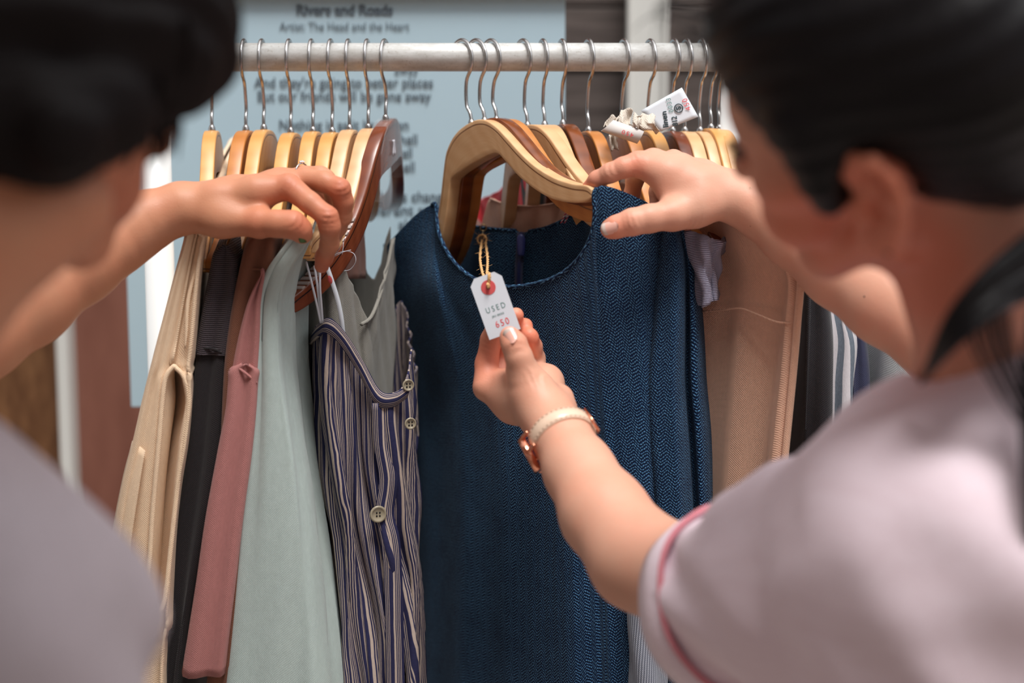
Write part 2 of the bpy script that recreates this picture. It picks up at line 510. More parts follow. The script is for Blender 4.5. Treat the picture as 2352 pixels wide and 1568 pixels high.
YW = 2.55                                             # face of the wall behind the rack
def wx(px, d=YW): return XZ(px, 1.3, d)
struct('floor', [box((0, 1.6, -0.05), (9, 7, 0.1))], M['floor'])
struct('wall_back', [box(((wx(-1500) + wx(135)) / 2, YW + 0.06, 1.5), (wx(135) - wx(-1500), 0.1, 3.0))], M['olive_panel'])
struct('wall_back_panel', [box(((wx(150) + wx(800)) / 2, YW + 0.06, 1.5), (wx(800) - wx(150), 0.1, 3.0))], M['brown_panel'])
slats = []
z = 0.0; k = 0
while z < 3.0:
    slats.append(box(((wx(800) + wx(4200)) / 2, YW + 0.06 + (0.004 if k % 2 else 0), z + 0.056), (wx(4200) - wx(800), 0.10, 0.108)))
    z += 0.112; k += 1
struct('wall_right', slats, M['slat'], 0.003)
rp = [(-3.0, -3.0), (3.0, -3.0), (3.0, -1.6), (0.8, -0.9), (0.05, 0.35), (-0.5, 0.86), (-3.0, 1.1)]
struct('added_shade_roof', [([(x, y, zz) for zz in (2.39, 2.45) for x, y in rp], [tuple(range(7))[::-1], tuple(range(7, 14))] + [(i, (i + 1) % 7, 7 + (i + 1) % 7, 7 + i) for i in range(7)])], M['cream_paint'])   # unseen roof slab, added and outlined only to shade the shoppers
struct('trim_1', [box((wx(136, YW - .02), YW - 0.01, 1.5), (0.021, 0.05, 3.0))], M['cream_paint'], 0.003)
tp = 1478; pw = 96 * YW / FPX
struct('trim_2', [box((wx(tp), YW - 0.01, 1.5), (pw * 0.86, 0.05, 3.0)), box((wx(tp - 40), YW - 0.03, 1.5), (pw * 0.12, 0.03, 3.0)),
                  box((wx(tp + 40), YW - 0.03, 1.5), (pw * 0.12, 0.03, 3.0))], M['cream_paint'], 0.004)
struct('trim_3', [box((wx(1750), YW - 0.01, 1.5), (0.13, 0.05, 3.0))], M['cream_paint'], 0.004)

# lyric board
DB = 1.86
pz0, pz1 = ZY(935, DB), ZY(-5, DB)
px0, px1 = XZ(288, 1.3, DB), XZ(1296, 1.3, DB)
board = empty('lyric_board', ((px0 + px1) / 2, DB + 0.01, pz0), 'large pale blue board printed with song lyrics behind the clothes rail', 'poster')
v, f = box(((px0 + px1) / 2, DB + 0.006, (pz0 + pz1) / 2), (px1 - px0, 0.010, pz1 - pz0))
mesh_obj('backing_board', v, f, M['poster'], board, smooth=False, bevel=0.001)
v, f = box(((px0 + px1) / 2 + 0.12, DB + 0.0, pz1 + 0.006), (px1 - px0 + 0.45, 0.02, 0.012))
mesh_obj('top_batten', v, f, M['cream_paint'], board, smooth=False, bevel=0.001)

def text(name, s, loc, size, mat, parent, R=None, extrude=0.0002, width=None, bold=0.0, center=False, spacing=1.0):
    cu = bpy.data.curves.new(name, 'FONT'); cu.body = s; cu.size = size
    cu.extrude = extrude; cu.offset = bold; cu.resolution_u = 4; cu.space_character = spacing
    if center: cu.align_x = 'CENTER'; cu.align_y = 'CENTER'
    o = bpy.data.objects.new(name, cu); link(o, parent)
    base = chain_loc(parent) if parent is not None else np.zeros(3)
    o.location = [float(a) for a in (np.asarray(loc) - base)]
    if R is not None: o.rotation_euler = Matrix(np.asarray(R).tolist()).to_euler()
    else: o.rotation_euler = (math.radians(90), 0, 0)
    cu.materials.append(mat)
    bpy.context.view_layer.update()
    if width:
        w = o.dimensions.x
        if w > 1e-6: o.scale = (width / w, 1, 1)
    me = bpy.data.meshes.new_from_object(o.evaluated_get(bpy.context.evaluated_depsgraph_get()))
    me.name = name
    o2 = bpy.data.objects.new(name, me)
    o2.location, o2.rotation_euler, o2.scale = o.location, o.rotation_euler, o.scale
    bpy.data.objects.remove(o); link(o2, parent)
    o2.name = name
    if not me.materials: me.materials.append(mat)
    return o2

def board_line(s, xl, xr, ybase, capx, bold=0.0):
    zz = ZY(ybase, DB)
    w = XZ(xr, 1.3, DB) - XZ(xl, 1.3, DB)
    text('lettering', s, (XZ(xl, zz, DB), DB - 0.0005, zz), capx * DB / FPX * 1.02, M['letter'], board, width=w, bold=bold)

board_line('Rivers and Roads', 680, 897, 34, 31, 0.0006)
board_line('Artist: The Head and the Heart', 642, 935, 69, 25)
board_line('away', 906, 960, 170, 31)
board_line("And they're going to better places", 584, 990, 200, 31, 0.0002)
board_line('But our friends will be gone away', 590, 984, 231, 31, 0.0002)
board_line('Nothing is as it has been', 640, 934, 297, 31, 0.0002)
board_line('hell', 918, 957, 330, 31, 0.0002)
board_line('well', 905, 947, 361, 31, 0.0002)
board_line('hell', 912, 951, 393, 31, 0.0002)
board_line('things change', 862, 1030, 461, 31, 0.0002)
board_line('ferent st', 864, 985, 492, 31, 0.0002)
board_line('ak', 915, 945, 525, 31, 0.0002)

# ------------------------------------------------------------------ clothes rack
YR = 1.55
ZR = ZY(131.5, YR)
rack = empty('clothes_rack', (0, YR, 0), 'worn grey steel tube rail on white uprights holding all the hangers', 'clothes rack')
xl_, xr_ = XZ(352, ZR, YR), XZ(1690, ZR, YR)
v, f = tube([(xl_, YR, ZR), (xr_, YR, ZR)], 0.0150, 40, 1)
mesh_obj('rail', v, f, M['rail'], rack)
for px_t in (352, 1690):
    xx = XZ(px_t, ZR, YR)
    v, f = join([tube([(xx, YR, 0.02), (xx, YR, ZR + 0.018)], 0.0158, 32, 1), box((xx, YR, 0.02), (0.05, 0.5, 0.04))])
    mesh_obj('upright', v, f, M['white_paint'], rack)

# ------------------------------------------------------------------ hangers
def hanger_profile():
    up = [(0, 0), (18, -1.2), (36, -7), (53, -19), (70, -38), (88, -60), (108, -81), (135, -102), (162, -117), (182, -125), (189, -131)]
    dn = [(0, -44), (18, -44.5), (36, -45.5), (50, -49), (61, -61), (79, -83), (101, -103.5), (126, -121.5), (154, -134), (176, -140), (187, -139)]
    U = cr(np.array(up, float), 4); D = cr(np.array(dn, float), 4)
    U = np.concatenate([U[:0:-1] * [-1, 1], U]); D = np.concatenate([D[:0:-1] * [-1, 1], D])
    return U / 1000, D / 1000

HU, HD = hanger_profile()

def hook_points(top, hw=1.0):
    """wire centre line in the hanger plane: u, v; rail centre at v = top, bulge on +u"""
    r = 0.0215 * hw
    c = np.array([0.0, top + 0.0165 - r + 0.0015])
    pts = [(0, -0.006), (0.0, 0.012), (-0.004, 0.024), (0.003, c[1] - r * 1.15), (0.015 * hw, c[1] - r * 0.72)]
    for a in (-18, 12, 42, 70, 98, 126, 152, 172):
        pts.append((c[0] + r * math.cos(math.radians(a)), c[1] + r * math.sin(math.radians(a))))
    return np.array(pts)

HANGS = {}
def hanger(px, py, mat, label, yaw=90, roll=0.0, d=YR, thick=0.0145, hw=1.0, sc=1.0, hook_roll=None, group='wooden hangers on the rail', bow=0.0, far=1.0, near=1.0):
    """yaw: heading of the +u (near) arm, degrees below the +x axis (90 = straight at the viewer)"""
    a = math.radians(yaw); rr = math.radians(roll)
    hr = rr if hook_roll is None else math.radians(hook_roll)
    top = (ZR - P(px, py, d)[2]) / math.cos(hr)
    N0 = P(px, py, YR - math.sin(a) * top * math.sin(hr))
    top = (ZR - N0[2]) / math.cos(hr)
    h = empty('clothes_hanger', N0, label, 'hanger', group)
    a = math.radians(yaw)
    ud = np.array([math.cos(a), -math.sin(a), 0.0]); nd = np.array([-math.sin(a), -math.cos(a), 0.0]); zd = np.array([0, 0, 1.0])
    rr = math.radians(roll)
    def W(u, v, w=0.0):
        u, v = u * sc * (far if u < -.05 else 1.0) - (.05 * sc * (1 - far) if u < -.05 else 0), v * sc
        if u > .05 * sc: u = .05 * sc + (u - .05 * sc) * near
        u2 = u * math.cos(rr) - v * math.sin(rr); v2 = u * math.sin(rr) + v * math.cos(rr)
        return N0 + ud * u2 + zd * v2 + nd * (w + bow * abs(u) ** 2)
    n = len(HU); K = 7
    V, UV, Fc = [], [], []
    arc = np.concatenate([[0], np.cumsum(np.linalg.norm(np.diff(HU, axis=0), axis=1))])
    for si, w in enumerate((-thick / 2, thick / 2)):
        for i in range(n):
            wl_ = np.linalg.norm(HU[i] - HD[i])
            for k in range(K):
                t = k / (K - 1)
                q = lerp(HU[i], HD[i], t)
                V.append(W(q[0], q[1], w)); UV.append((arc[i], t * wl_ + 0.0))
    def idx(s, i, k): return s * n * K + i * K + k
    for i in range(n - 1):
        for k in range(K - 1):
            Fc.append((idx(0, i, k), idx(0, i + 1, k), idx(0, i + 1, k + 1), idx(0, i, k + 1)))
            Fc.append((idx(1, i, k), idx(1, i, k + 1), idx(1, i + 1, k + 1), idx(1, i + 1, k)))
        Fc.append((idx(0, i, 0), idx(1, i, 0), idx(1, i + 1, 0), idx(0, i + 1, 0)))
        Fc.append((idx(0, i, K - 1), idx(0, i + 1, K - 1), idx(1, i + 1, K - 1), idx(1, i, K - 1)))
    for i in (0, n - 1):
        for k in range(K - 1):
            q = (idx(0, i, k), idx(0, i, k + 1), idx(1, i, k + 1), idx(1, i, k))
            Fc.append(q if i == 0 else q[::-1])
    mesh_obj('hanger_body', V, Fc, mat, h, uvs=UV, bevel=0.0018)
    hp = hook_points(top, hw)
    pts = [N0 + ud * (q[0] * math.cos(hr) - q[1] * math.sin(hr)) + zd * (q[0] * math.sin(hr) + q[1] * math.cos(hr)) for q in hp]
    v, f = tube(pts, 0.0019, 10, 5)
    mesh_obj('hook', v, f, M['chrome'], h)
    v, f = tube([W(0, -0.001), W(0, 0.003), W(0, 0.006)], [0.0040, 0.0036, 0.0022], 12, 2)
    mesh_obj('ferrule', v, f, M['chrome'], h)
    return h, W

hanger(487, 300, M['honey'], 'pale wooden hanger standing apart, nearest the white upright, cream shirt under it', 83, 0)
hanger(565, 300, M['orange'], 'amber wooden hanger just right of the lone pale hanger, above the corduroy sleeve', 90, 0)
hanger(606, 298, M['honey'], 'broad pale hanger, second in the tight left cluster beside the amber one', 91, 0)
hanger(668, 305, M['honey'], 'amber hanger left of the silver finger ring, third in the tight left cluster', 91, 0, sc=.95)
hanger(719, 302, M['honey'], 'amber hanger directly above the silver finger ring, fourth in the left cluster', 91, 0, sc=.86)
hanger(763, 304, M['honey'], 'honey wooden hanger fifth in the left cluster, above the bent middle finger', 93, 0, sc=.9)
hanger(803, 298, M['maple'], 'pale wooden hanger second from the mahogany one, sixth in the left cluster', 92, 0, sc=.88, bow=.8)
hanger(846, 295, M['maple'], 'pale wooden hanger pressed against the left face of the mahogany hanger', 93, -5, sc=.86, hook_roll=0, bow=1.3)
h_dark, Wd = hanger(886, 277, M['mahogany'], 'mahogany hanger with ribbed grips gripped by the ringed hand, left of the gap', 98, -13, sc=1.06, near=1.12, hook_roll=0, bow=1.4)
hanger(1084, 286, M['maple'], 'big pale maple hanger holding the navy herringbone dress', 56, 17, sc=.97, far=.70, near=1.06)
hanger(1114, 281, M['walnut'], 'dark burl wooden hanger directly behind the maple hanger of the navy dress', 57, 16, sc=.97, far=.70)
hanger(1141, 280, M['orange'], 'amber hanger behind the dark burl one, only its far arm showing', 60, 12, far=.72)
hanger(1212, 292, M['maple'], 'pale hanger with an orange wood face, above the taupe collar', 66, 11, bow=-1.2)
hanger(1251, 290, M['maple'], 'pale plywood hanger just left of the burnt dark hanger near the index finger', 76, 8, sc=.95, bow=-.8)
hanger(1293, 287, M['walnut'], 'burnt dark brown hanger above the pinching index finger', 78, 6, sc=.95, bow=-.8)
hanger(1352, 302, M['orange'], 'amber hanger just left of the rolled red-numbered price label', 76, 3, sc=.88)
hanger(1430, 300, M['orange'], 'amber hanger directly beneath the rolled red-numbered price label', 76, 0, sc=.84)
hanger(1490, 300, M['honey'], 'honey hanger carrying the flat linen price tag', 77, 0, sc=.84)
hanger(1545, 302, M['mahogany'], 'reddish dark hanger among pale ones, beneath the linen price tag', 79, 0, sc=.84)
hanger(1573, 302, M['maple'], 'pale hanger immediately right of the reddish dark hanger', 79, 0, sc=.84)
hanger(1608, 302, M['maple'], 'pale hanger third from the right upright, beside the linen price tag corner', 80, 0, sc=.84)
hanger(1633, 295, M['honey'], 'second hanger from the right end of the rail, honey wood', 80, 0, sc=.84)
hanger(1652, 297, M['honey'], 'last hanger at the right end of the rail, beside the pink-shirted face', 81, 0, sc=.84)

# ------------------------------------------------------------------ implicit surfaces for the people, hair and shirts
def cap(a, b, ra, rb, flat=None):
    return ('c', np.asarray(a, float), np.asarray(b, float), float(ra), float(rb))

def ell(c, r, R=None):
    return ('e', np.asarray(c, float), np.asarray(r, float), np.eye(3) if R is None else np.asarray(R, float))

def d_prim(p, q):
    if q[0] == 'c':
        _, a, b, ra, rb = q
        ba = b - a; pa = p - a
        h = np.clip(pa @ ba / max(ba @ ba, 1e-12), 0, 1)
        return np.linalg.norm(pa - h[:, None] * ba, axis=1) - (ra + (rb - ra) * h)
    _, c, r, R = q
    l = (p - c) @ R
    k0 = np.linalg.norm(l / r, axis=1); k1 = np.linalg.norm(l / (r * r), axis=1) + 1e-9
    return k0 * (k0 - 1.0) / k1

def smin(a, b, k):
    if k <= 0: return np.minimum(a, b)
    h = np.maximum(k - np.abs(a - b), 0) / k
    return np.minimum(a, b) - h * h * k * 0.25

def chain(pts, k=None):
    """pts: list of (xyz, r) -> cone list"""
    return [cap(pts[i][0], pts[i + 1][0], pts[i][1], pts[i + 1][1]) for i in range(len(pts) - 1)]

def chain_px(rows):
    """rows of (px, py, depth, radius_mm)"""
    return chain([(P(a, b, c), r / 1000.0) for a, b, c, r in rows])

class Field:
    """groups: (k inside, k to the rest, [prims]); cuts: (k, prim) are carved out; disp: f(p) added"""
    def __init__(self): self.groups, self.cuts, self.disp, self.planes = [], [], None, []
    def add(self, prims, k_in=0.004, k_out=0.008): self.groups.append((k_in, k_out, list(prims))); return self
    def cut(self, prims, k=0.004):
        for q in prims: self.cuts.append((k, q))
        return self
    def culled(self, c, R):
        f = Field(); f.disp = self.disp; f.planes = self.planes
        ds = [[d_prim(c[None], q)[0] for q in g[2]] for g in self.groups]
        dm = min(min(d) for d in ds)
        for g, d in zip(self.groups, ds):
            pr = [q for q, x in zip(g[2], d) if x < dm + 2 * R * 1.3 + 0.045]
            if pr: f.groups.append((g[0], g[1], pr))
        f.cuts = [(k, q) for k, q in self.cuts if d_prim(c[None], q)[0] < 1.5 * R + 0.03]
        return f
    def __call__(self, p):
        D = None
        for ki, ko, prims in self.groups:
            g = None
            for q in prims:
                x = d_prim(p, q); g = x if g is None else smin(g, x, ki)
            D = g if D is None else smin(D, g, ko)
        for k, q in self.cuts: D = -smin(-D, d_prim(p, q), k)
        for pt, nr in self.planes: D = np.maximum(D, (p - pt) @ nr)
        if self.disp is not None: D = D + self.disp(p)
        return D

def bounds(field):
    lo, hi = np.full(3, 9.0), np.full(3, -9.0)
    for _, _, pr in field.groups:
        for q in pr:
            if q[0] == 'c':
                lo = np.minimum(lo, np.minimum(q[1] - q[3], q[2] - q[4])); hi = np.maximum(hi, np.maximum(q[1] + q[3], q[2] + q[4]))
            else:
                m = q[2].max(); lo = np.minimum(lo, q[1] - m); hi = np.maximum(hi, q[1] + m)
    return lo - 0.012, hi + 0.012

CORN = np.array([[x, y, z] for x in (0, 1) for y in (0, 1) for z in (0, 1)])
EDG = [(a, b) for a in range(8) for b in range(a + 1, 8) if np.abs(CORN[a] - CORN[b]).sum() == 1]

def mesh_field(field, h, region=None, lohi=None, B=14):
    lo, hi = bounds(field) if lohi is None else lohi
    nb = np.ceil((hi - lo) / (B * h)).astype(int)
    R = B * h * 0.87
    gi = np.stack(np.meshgrid(*[np.arange(n) for n in nb], indexing='ij'), -1).reshape(-1, 3)
    cen = lo + (gi + 0.5) * B * h
    if region is not None:
        kr = region(cen, R)
        gi, cen = gi[kr], cen[kr]
    keep = np.abs(field(cen)) < R * 1.6 + 0.012
    gi, cen = gi[keep], cen[keep]
    g1 = np.arange(B + 1)
    loc = np.stack(np.meshgrid(g1, g1, g1, indexing='ij'), -1).reshape(-1, 3)
    NX = (nb * B + 2).astype(np.int64)
    ids, verts, quads = [], [], []
    def key(i): return (i[:, 0] * NX[1] + i[:, 1]) * NX[2] + i[:, 2]
    for b, c in zip(gi, cen):
        f = field.culled(c, R)
        if not f.groups: continue
        ip = b * B + loc
        D = f(lo + ip * h).reshape(B + 1, B + 1, B + 1)
        if D.min() > 0 or D.max() < 0: continue
        S = D < 0
        cs = np.stack([S[x:B + x, y:B + y, z:B + z] for x, y, z in CORN], -1)
        cnt = cs.sum(-1)
        act = np.argwhere((cnt > 0) & (cnt < 8))
        if not len(act): continue
        cd = np.stack([D[x:B + x, y:B + y, z:B + z] for x, y, z in CORN], -1)[act[:, 0], act[:, 1], act[:, 2]]
        acc = np.zeros((len(act), 3)); w = np.zeros(len(act))
        for a, e in EDG:
            da, de = cd[:, a], cd[:, e]
            m = (da < 0) != (de < 0)
            t = np.where(m, da / np.where(m, da - de, 1), 0)
            pt = CORN[a] + (CORN[e] - CORN[a]) * t[:, None]
            acc += pt * m[:, None]; w += m
        v = lo + (b * B + act + acc / w[:, None]) * h
        # two Newton steps onto the surface
        for _ in range(2):
            e0 = f(v); g = np.stack([f(v + np.eye(3)[k] * h * 0.25) - e0 for k in range(3)], 1) / (h * 0.25)
            st = e0[:, None] * g / (np.sum(g * g, 1)[:, None] + 0.05)
            v = v - np.clip(st, -h * 0.5, h * 0.5)
        G = b * B + act
        ids.append(key(G)); verts.append(v)
        for ax in range(3):
            o1 = np.zeros(3, int); o1[ax] = 1
            s0 = S[act[:, 0], act[:, 1], act[:, 2]]
            s1 = S[act[:, 0] + o1[0], act[:, 1] + o1[1], act[:, 2] + o1[2]]
            m = s0 != s1
            if not m.any(): continue
            u = np.zeros(3, int); u[(ax + 1) % 3] = 1
            wv = np.zeros(3, int); wv[(ax + 2) % 3] = 1
            A = G[m]
            q = np.stack([key(A), key(A - u), key(A - u - wv), key(A - wv)], 1)
            fl = ~s0[m]
            q[fl] = q[fl][:, ::-1]
            quads.append(q)
    ids = np.concatenate(ids); V = np.concatenate(verts)
    o = np.argsort(ids); ids, V = ids[o], V[o]
    Q = np.concatenate(quads)
    ix = np.searchsorted(ids, Q); ix = np.clip(ix, 0, len(ids) - 1)
    ok = (ids[ix] == Q).all(1)
    ix = ix[ok]
    if region is not None:
        cc = V[ix].mean(1); ix = ix[region(cc, 0)]
        used = np.unique(ix); rm = np.full(len(V), -1); rm[used] = np.arange(len(used)); V = V[used]; ix = rm[ix]
    return V, ix

def big_mesh(name, V, Fq, mat, parent=None, attr=None, uvs=None):
    V = np.asarray(V, float)
    if parent is not None: V = V - chain_loc(parent)
    me = bpy.data.meshes.new(name)
    me.vertices.add(len(V)); me.vertices.foreach_set('co', V.ravel())
    n = len(Fq); k = Fq.shape[1]
    me.loops.add(n * k); me.loops.foreach_set('vertex_index', Fq.astype(np.int32).ravel())
    me.polygons.add(n); me.polygons.foreach_set('loop_start', np.arange(0, n * k, k, dtype=np.int32))
    me.polygons.foreach_set('use_smooth', [True] * n)
    me.update(calc_edges=True); me.validate()
    if attr is not None:
        a = me.attributes.new('flush', 'FLOAT', 'POINT'); a.data.foreach_set('value', attr.astype(np.float32))
    if uvs is not None:
        ul = me.uv_layers.new(name='UVMap'); ul.data.foreach_set('uv', uvs[Fq.ravel()].astype(np.float32).ravel())
    me.materials.append(mat)
    o = bpy.data.objects.new(name, me)
    return link(o, parent)

def rot3(yaw, pitch, roll):
    y, p, r = map(math.radians, (yaw, pitch, roll))
    Rz = np.array([[math.cos(y), -math.sin(y), 0], [math.sin(y), math.cos(y), 0], [0, 0, 1]])
    Rx = np.array([[1, 0, 0], [0, math.cos(p), -math.sin(p)], [0, math.sin(p), math.cos(p)]])
    Ry = np.array([[math.cos(r), 0, math.sin(r)], [0, 1, 0], [-math.sin(r), 0, math.cos(r)]])
    return Rz @ Rx @ Ry

class Head:
    """local frame: x to the person's right, y forward, z up, origin midway between the ear canals (metres)"""
    def __init__(self, o, R, s=1.0): self.o, self.R, self.s = np.asarray(o, float), R, s
    def w(self, x, y, z): return self.o + self.R @ (np.array([x, y, z], float) * self.s / 1000.0)
    def e(self, c, r, R=None): return ell(self.w(*c), np.array(r, float) * self.s / 1000.0, self.R if R is None else self.R @ R)
    def c(self, a, b, ra, rb): return cap(self.w(*a), self.w(*b), ra * self.s / 1000.0, rb * self.s / 1000.0)
    def build(self, F):
        sk = [self.e((0, -8, 46), (73, 92, 82)), self.e((0, 34, 20), (64, 58, 66)), self.e((0, 44, 58), (58, 46, 44))]
        for s in (-1, 1):
            sk += [self.c((s * 54, 4, -34), (s * 17, 68, -74), 14, 14), self.c((s * 58, 0, 0), (s * 53, 4, -36), 17, 15),
                   self.e((s * 36, 62, -22), (26, 24, 26)), self.e((s * 46, 52, 8), (22, 26, 18)),
                   self.c((s * 12, 84, 42), (s * 46, 66, 42), 9, 9)]
        sk += [self.e((0, 76, -72), (22, 16, 15)), self.c((0, 60, -30), (0, 58, -62), 32, 24), self.c((0, 20, -20), (0, 30, -60), 44, 28),
               self.e((0, 86, -42), (24, 12, 18))]
        F.add(sk, 0.014, 0.012)
        F.add([self.c((0, 86, 32), (0, 106, -2), 6, 8), self.c((0, 104, -5), (0, 108, -8), 8, 8),
               self.c((-11, 94, -10), (11, 94, -10), 6.5, 6.5), self.c((0, 98, -14), (0, 88, -20), 6, 6)], 0.006, 0.008)
        F.add([self.c((-17, 90, -38), (17, 90, -38), 4, 4), self.c((-5, 97, -36), (5, 97, -36), 4.5, 4.5),
               self.c((-13, 91, -47), (13, 91, -47), 5, 5), self.c((-3, 95, -47), (3, 95, -47), 4.5, 4.5)], 0.004, 0.004)
        for s in (-1, 1):
            F.cut([self.e((s * 31, 92, 25), (17, 13, 11))], 0.012)
        for s in (-1, 1):
            F.add([self.e((s * 31, 76, 25), (14, 12, 12)), self.e((s * 31, 80, 33), (16, 9, 6))], 0.003, 0.004)
        for s in (-1, 1):      # ears: helix, antihelix, lobe, tragus
            def q(a, b, out=0): return (s * (76 + out), a, b)
            hel = [q(2, 12, 0), q(2, 24, 4), q(-6, 33, 8), q(-17, 32, 11), q(-25, 22, 13), q(-26, 6, 13), q(-20, -10, 10), q(-11, -22, 6), q(-5, -30, 3), q(2, -24, 0)]
            rr = [3.6, 4, 4.2, 4.2, 4.2, 4.2, 4.6, 6, 7, 5]
            F.add([self.c(hel[i], hel[i + 1], rr[i], rr[i + 1]) for i in range(len(hel) - 1)] +
                  [self.c(q(-9, 24, 5), q(-17, 6, 8), 3, 3.4), self.c(q(-17, 6, 8), q(-8, -15, 5), 3.4, 3.6),
                   self.c(q(4, 2, 1), q(3, -8, 1), 4.2, 4.5), self.e(q(-13, 4, 1), (6, 13, 22)), self.e(q(-8, -22, 2), (5, 10, 13))], 0.004, 0.006)
            F.cut([self.e(q(-6, -2, 8), (9, 6, 8)), self.e(q(-18, 18, 12), (4, 4, 9))], 0.003)
        return F

def smoothn(p, f, s):
    """cheap smooth pseudo noise from sines"""
    x, y, z = p[:, 0] * f, p[:, 1] * f, p[:, 2] * f
    return (np.sin(x * 1.3 + 1.7 * np.sin(y * 0.9 + s) + s) * np.cos(z * 1.1 + 1.3 * np.sin(x * 0.7 + 2 * s)) +
            0.5 * np.sin(y * 2.3 + 1.1 * np.sin(z * 1.7 + s)) )

def flush_attr(V, spots):
    a = np.zeros(len(V))
    for c, r, w in spots:
        a += w * np.exp(-np.sum((V - c) ** 2, 1) / (2 * r * r))
    return np.clip(a, 0, 1)

def nail(parent, base, tip, normal, wid, length, mat, name='fingernail', tipmat=None, label=None, curve=0.45):
    """curved nail plate: centre line base->tip, lying on the surface with the given outward normal"""
    base, tip = np.asarray(base, float), np.asarray(tip, float)
    t = tip - base; L0 = np.linalg.norm(t); t /= L0
    n = np.asarray(normal, float); n -= t * (n @ t); n /= np.linalg.norm(n)
    s = np.cross(t, n)
    nu, nv = 11, 9
    V, Fc = [], []
    R = wid * 0.62
    for side in (0, 1):
        for j in range(nv):
            v = j / (nv - 1)
            prof = math.sqrt(max(0.0, 1 - (2 * max(0, 0.5 - v) ) ** 2)) if v < 0.5 else 1.0 - 0.10 * ((v - .5) * 2) ** 2
            hw = wid / 2 * max(prof, 0.15)
            for i in range(nu):
                u = -1 + 2 * i / (nu - 1)
                a = u * math.asin(min(0.95, hw / R))
                off = R * math.cos(a) - R
                ext = 0.10 * length * (1 - u * u) * (v if v > 0.5 else 0)
                V.append(base + t * (v * length + ext) + s * (R * math.sin(a)) + n * (off * 1.0 + (0.0 if side == 0 else -0.0007)))
    def ix(k, j, i): return k * nu * nv + j * nu + i
    for j in range(nv - 1):
        for i in range(nu - 1):
            Fc.append((ix(0, j, i), ix(0, j, i + 1), ix(0, j + 1, i + 1), ix(0, j + 1, i)))
            Fc.append((ix(1, j, i), ix(1, j + 1, i), ix(1, j + 1, i + 1), ix(1, j, i + 1)))
    for j in range(nv - 1):
        for i in (0, nu - 1):
            Fc.append((ix(0, j, i), ix(0, j + 1, i), ix(1, j + 1, i), ix(1, j, i)))
    for i in range(nu - 1):
        for j in (0, nv - 1):
            Fc.append((ix(0, j, i), ix(0, j, i + 1), ix(1, j, i + 1), ix(1, j, i)))
    o = mesh_obj(name, V, Fc, mat, parent)
    if tipmat is not None:
        o.data.materials.append(tipmat)
        for k, pl in enumerate(o.data.polygons):
            pass
        for pl in o.data.polygons:
            c = pl.center + Vector(chain_loc(parent).tolist())
            if (np.array(c[:]) - base) @ t > length * 0.80: pl.material_index = 1
    if label: o['label'] = label
    return o

CD = np.array([0.0, -1.0, 0.0])

# ------------------------------------------------------------------ person on the right: pink shirt, ponytail
HR = Head((0.2317, 0.853, CAMZ + 0.0207), rot3(53.15, -7.8, -33.5), 0.99)
FR = Field()
HR.build(FR)
neck0 = HR.w(0, -22, -30); neck1 = P(2340, 900, 0.90)
torso = [cap(neck0, neck1, 0.050, 0.054), cap(neck1, P(2440, 1180, 0.90), 0.055, 0.062),
         cap(P(2420, 1200, 0.90), P(2500, 2100, 0.92), 0.115, 0.125), cap(P(2440, 1210, 0.90), P(2110, 1250, 0.86), 0.06, 0.056),
         cap(P(2440, 1190, 0.93), P(2440, 1080, 1.06), 0.058, 0.053)]
FR.add(torso, 0.03, 0.02)
# near arm (left arm) with the wrist watch
arm_near = chain_px([(2110, 1250, 0.86, 54), (1840, 1320, 0.97, 48), (1600, 1345, 1.08, 43), (1468, 1285, 1.125, 40), (1388, 1180, 1.17, 36.5),
                     (1330, 1080, 1.215, 30), (1290, 1005, 1.25, 25.5), (1258, 955, 1.275, 23.5)])
palm_n = chain_px([(1255, 958, 1.275, 19), (1225, 915, 1.29, 20), (1165, 900, 1.31, 15)]) + \
         chain_px([(1258, 958, 1.28, 18), (1180, 925, 1.315, 18), (1122, 890, 1.325, 13.0)]) + \
         chain_px([(1250, 945, 1.28, 17), (1226, 900, 1.285, 17), (1198, 850, 1.29, 14.5)]) + \
         chain_px([(1200, 880, 1.31, 15), (1150, 870, 1.32, 10)]) + \
         chain_px([(1262, 940, 1.30, 18), (1250, 880, 1.335, 17), (1215, 860, 1.345, 13)]) + \
         chain_px([(1290, 940, 1.29, 14), (1286, 915, 1.30, 13)])
FR.add(arm_near, 0.010, 0.02)
FR.add(palm_n, 0.010, 0.012)
fin_thumb = chain_px([(1205, 862, 1.285, 15.0), (1192, 820, 1.282, 12.2), (1181, 790, 1.283, 11.6), (1174, 778, 1.286, 9.5), (1170, 771, 1.289, 8.6)])
fin_index = chain_px([(1118, 888, 1.322, 13.0), (1118, 835, 1.333, 10.8), (1128, 780, 1.335, 9.8), (1143, 735, 1.325, 8.3), (1152, 712, 1.321, 7.4)])
fin_mid = chain_px([(1150, 875, 1.345, 12.5), (1152, 820, 1.358, 10.0), (1160, 765, 1.352, 9.4), (1176, 740, 1.338, 8.4), (1185, 724, 1.332, 7.4)])
fin_ring = chain_px([(1190, 870, 1.355, 12), (1185, 815, 1.372, 9.8), (1192, 780, 1.362, 9.2), (1203, 757, 1.345, 8.0), (1206, 748, 1.340, 7.4)])
fin_pin = chain_px([(1232, 872, 1.352, 11.5), (1230, 822, 1.358, 9.0), (1224, 795, 1.346, 8.6), (1217, 775, 1.332, 7.8), (1215, 770, 1.330, 7.4)])
for fg in (fin_thumb, fin_index, fin_mid, fin_ring, fin_pin):
    FR.add(fg, 0.0035, 0.0045)
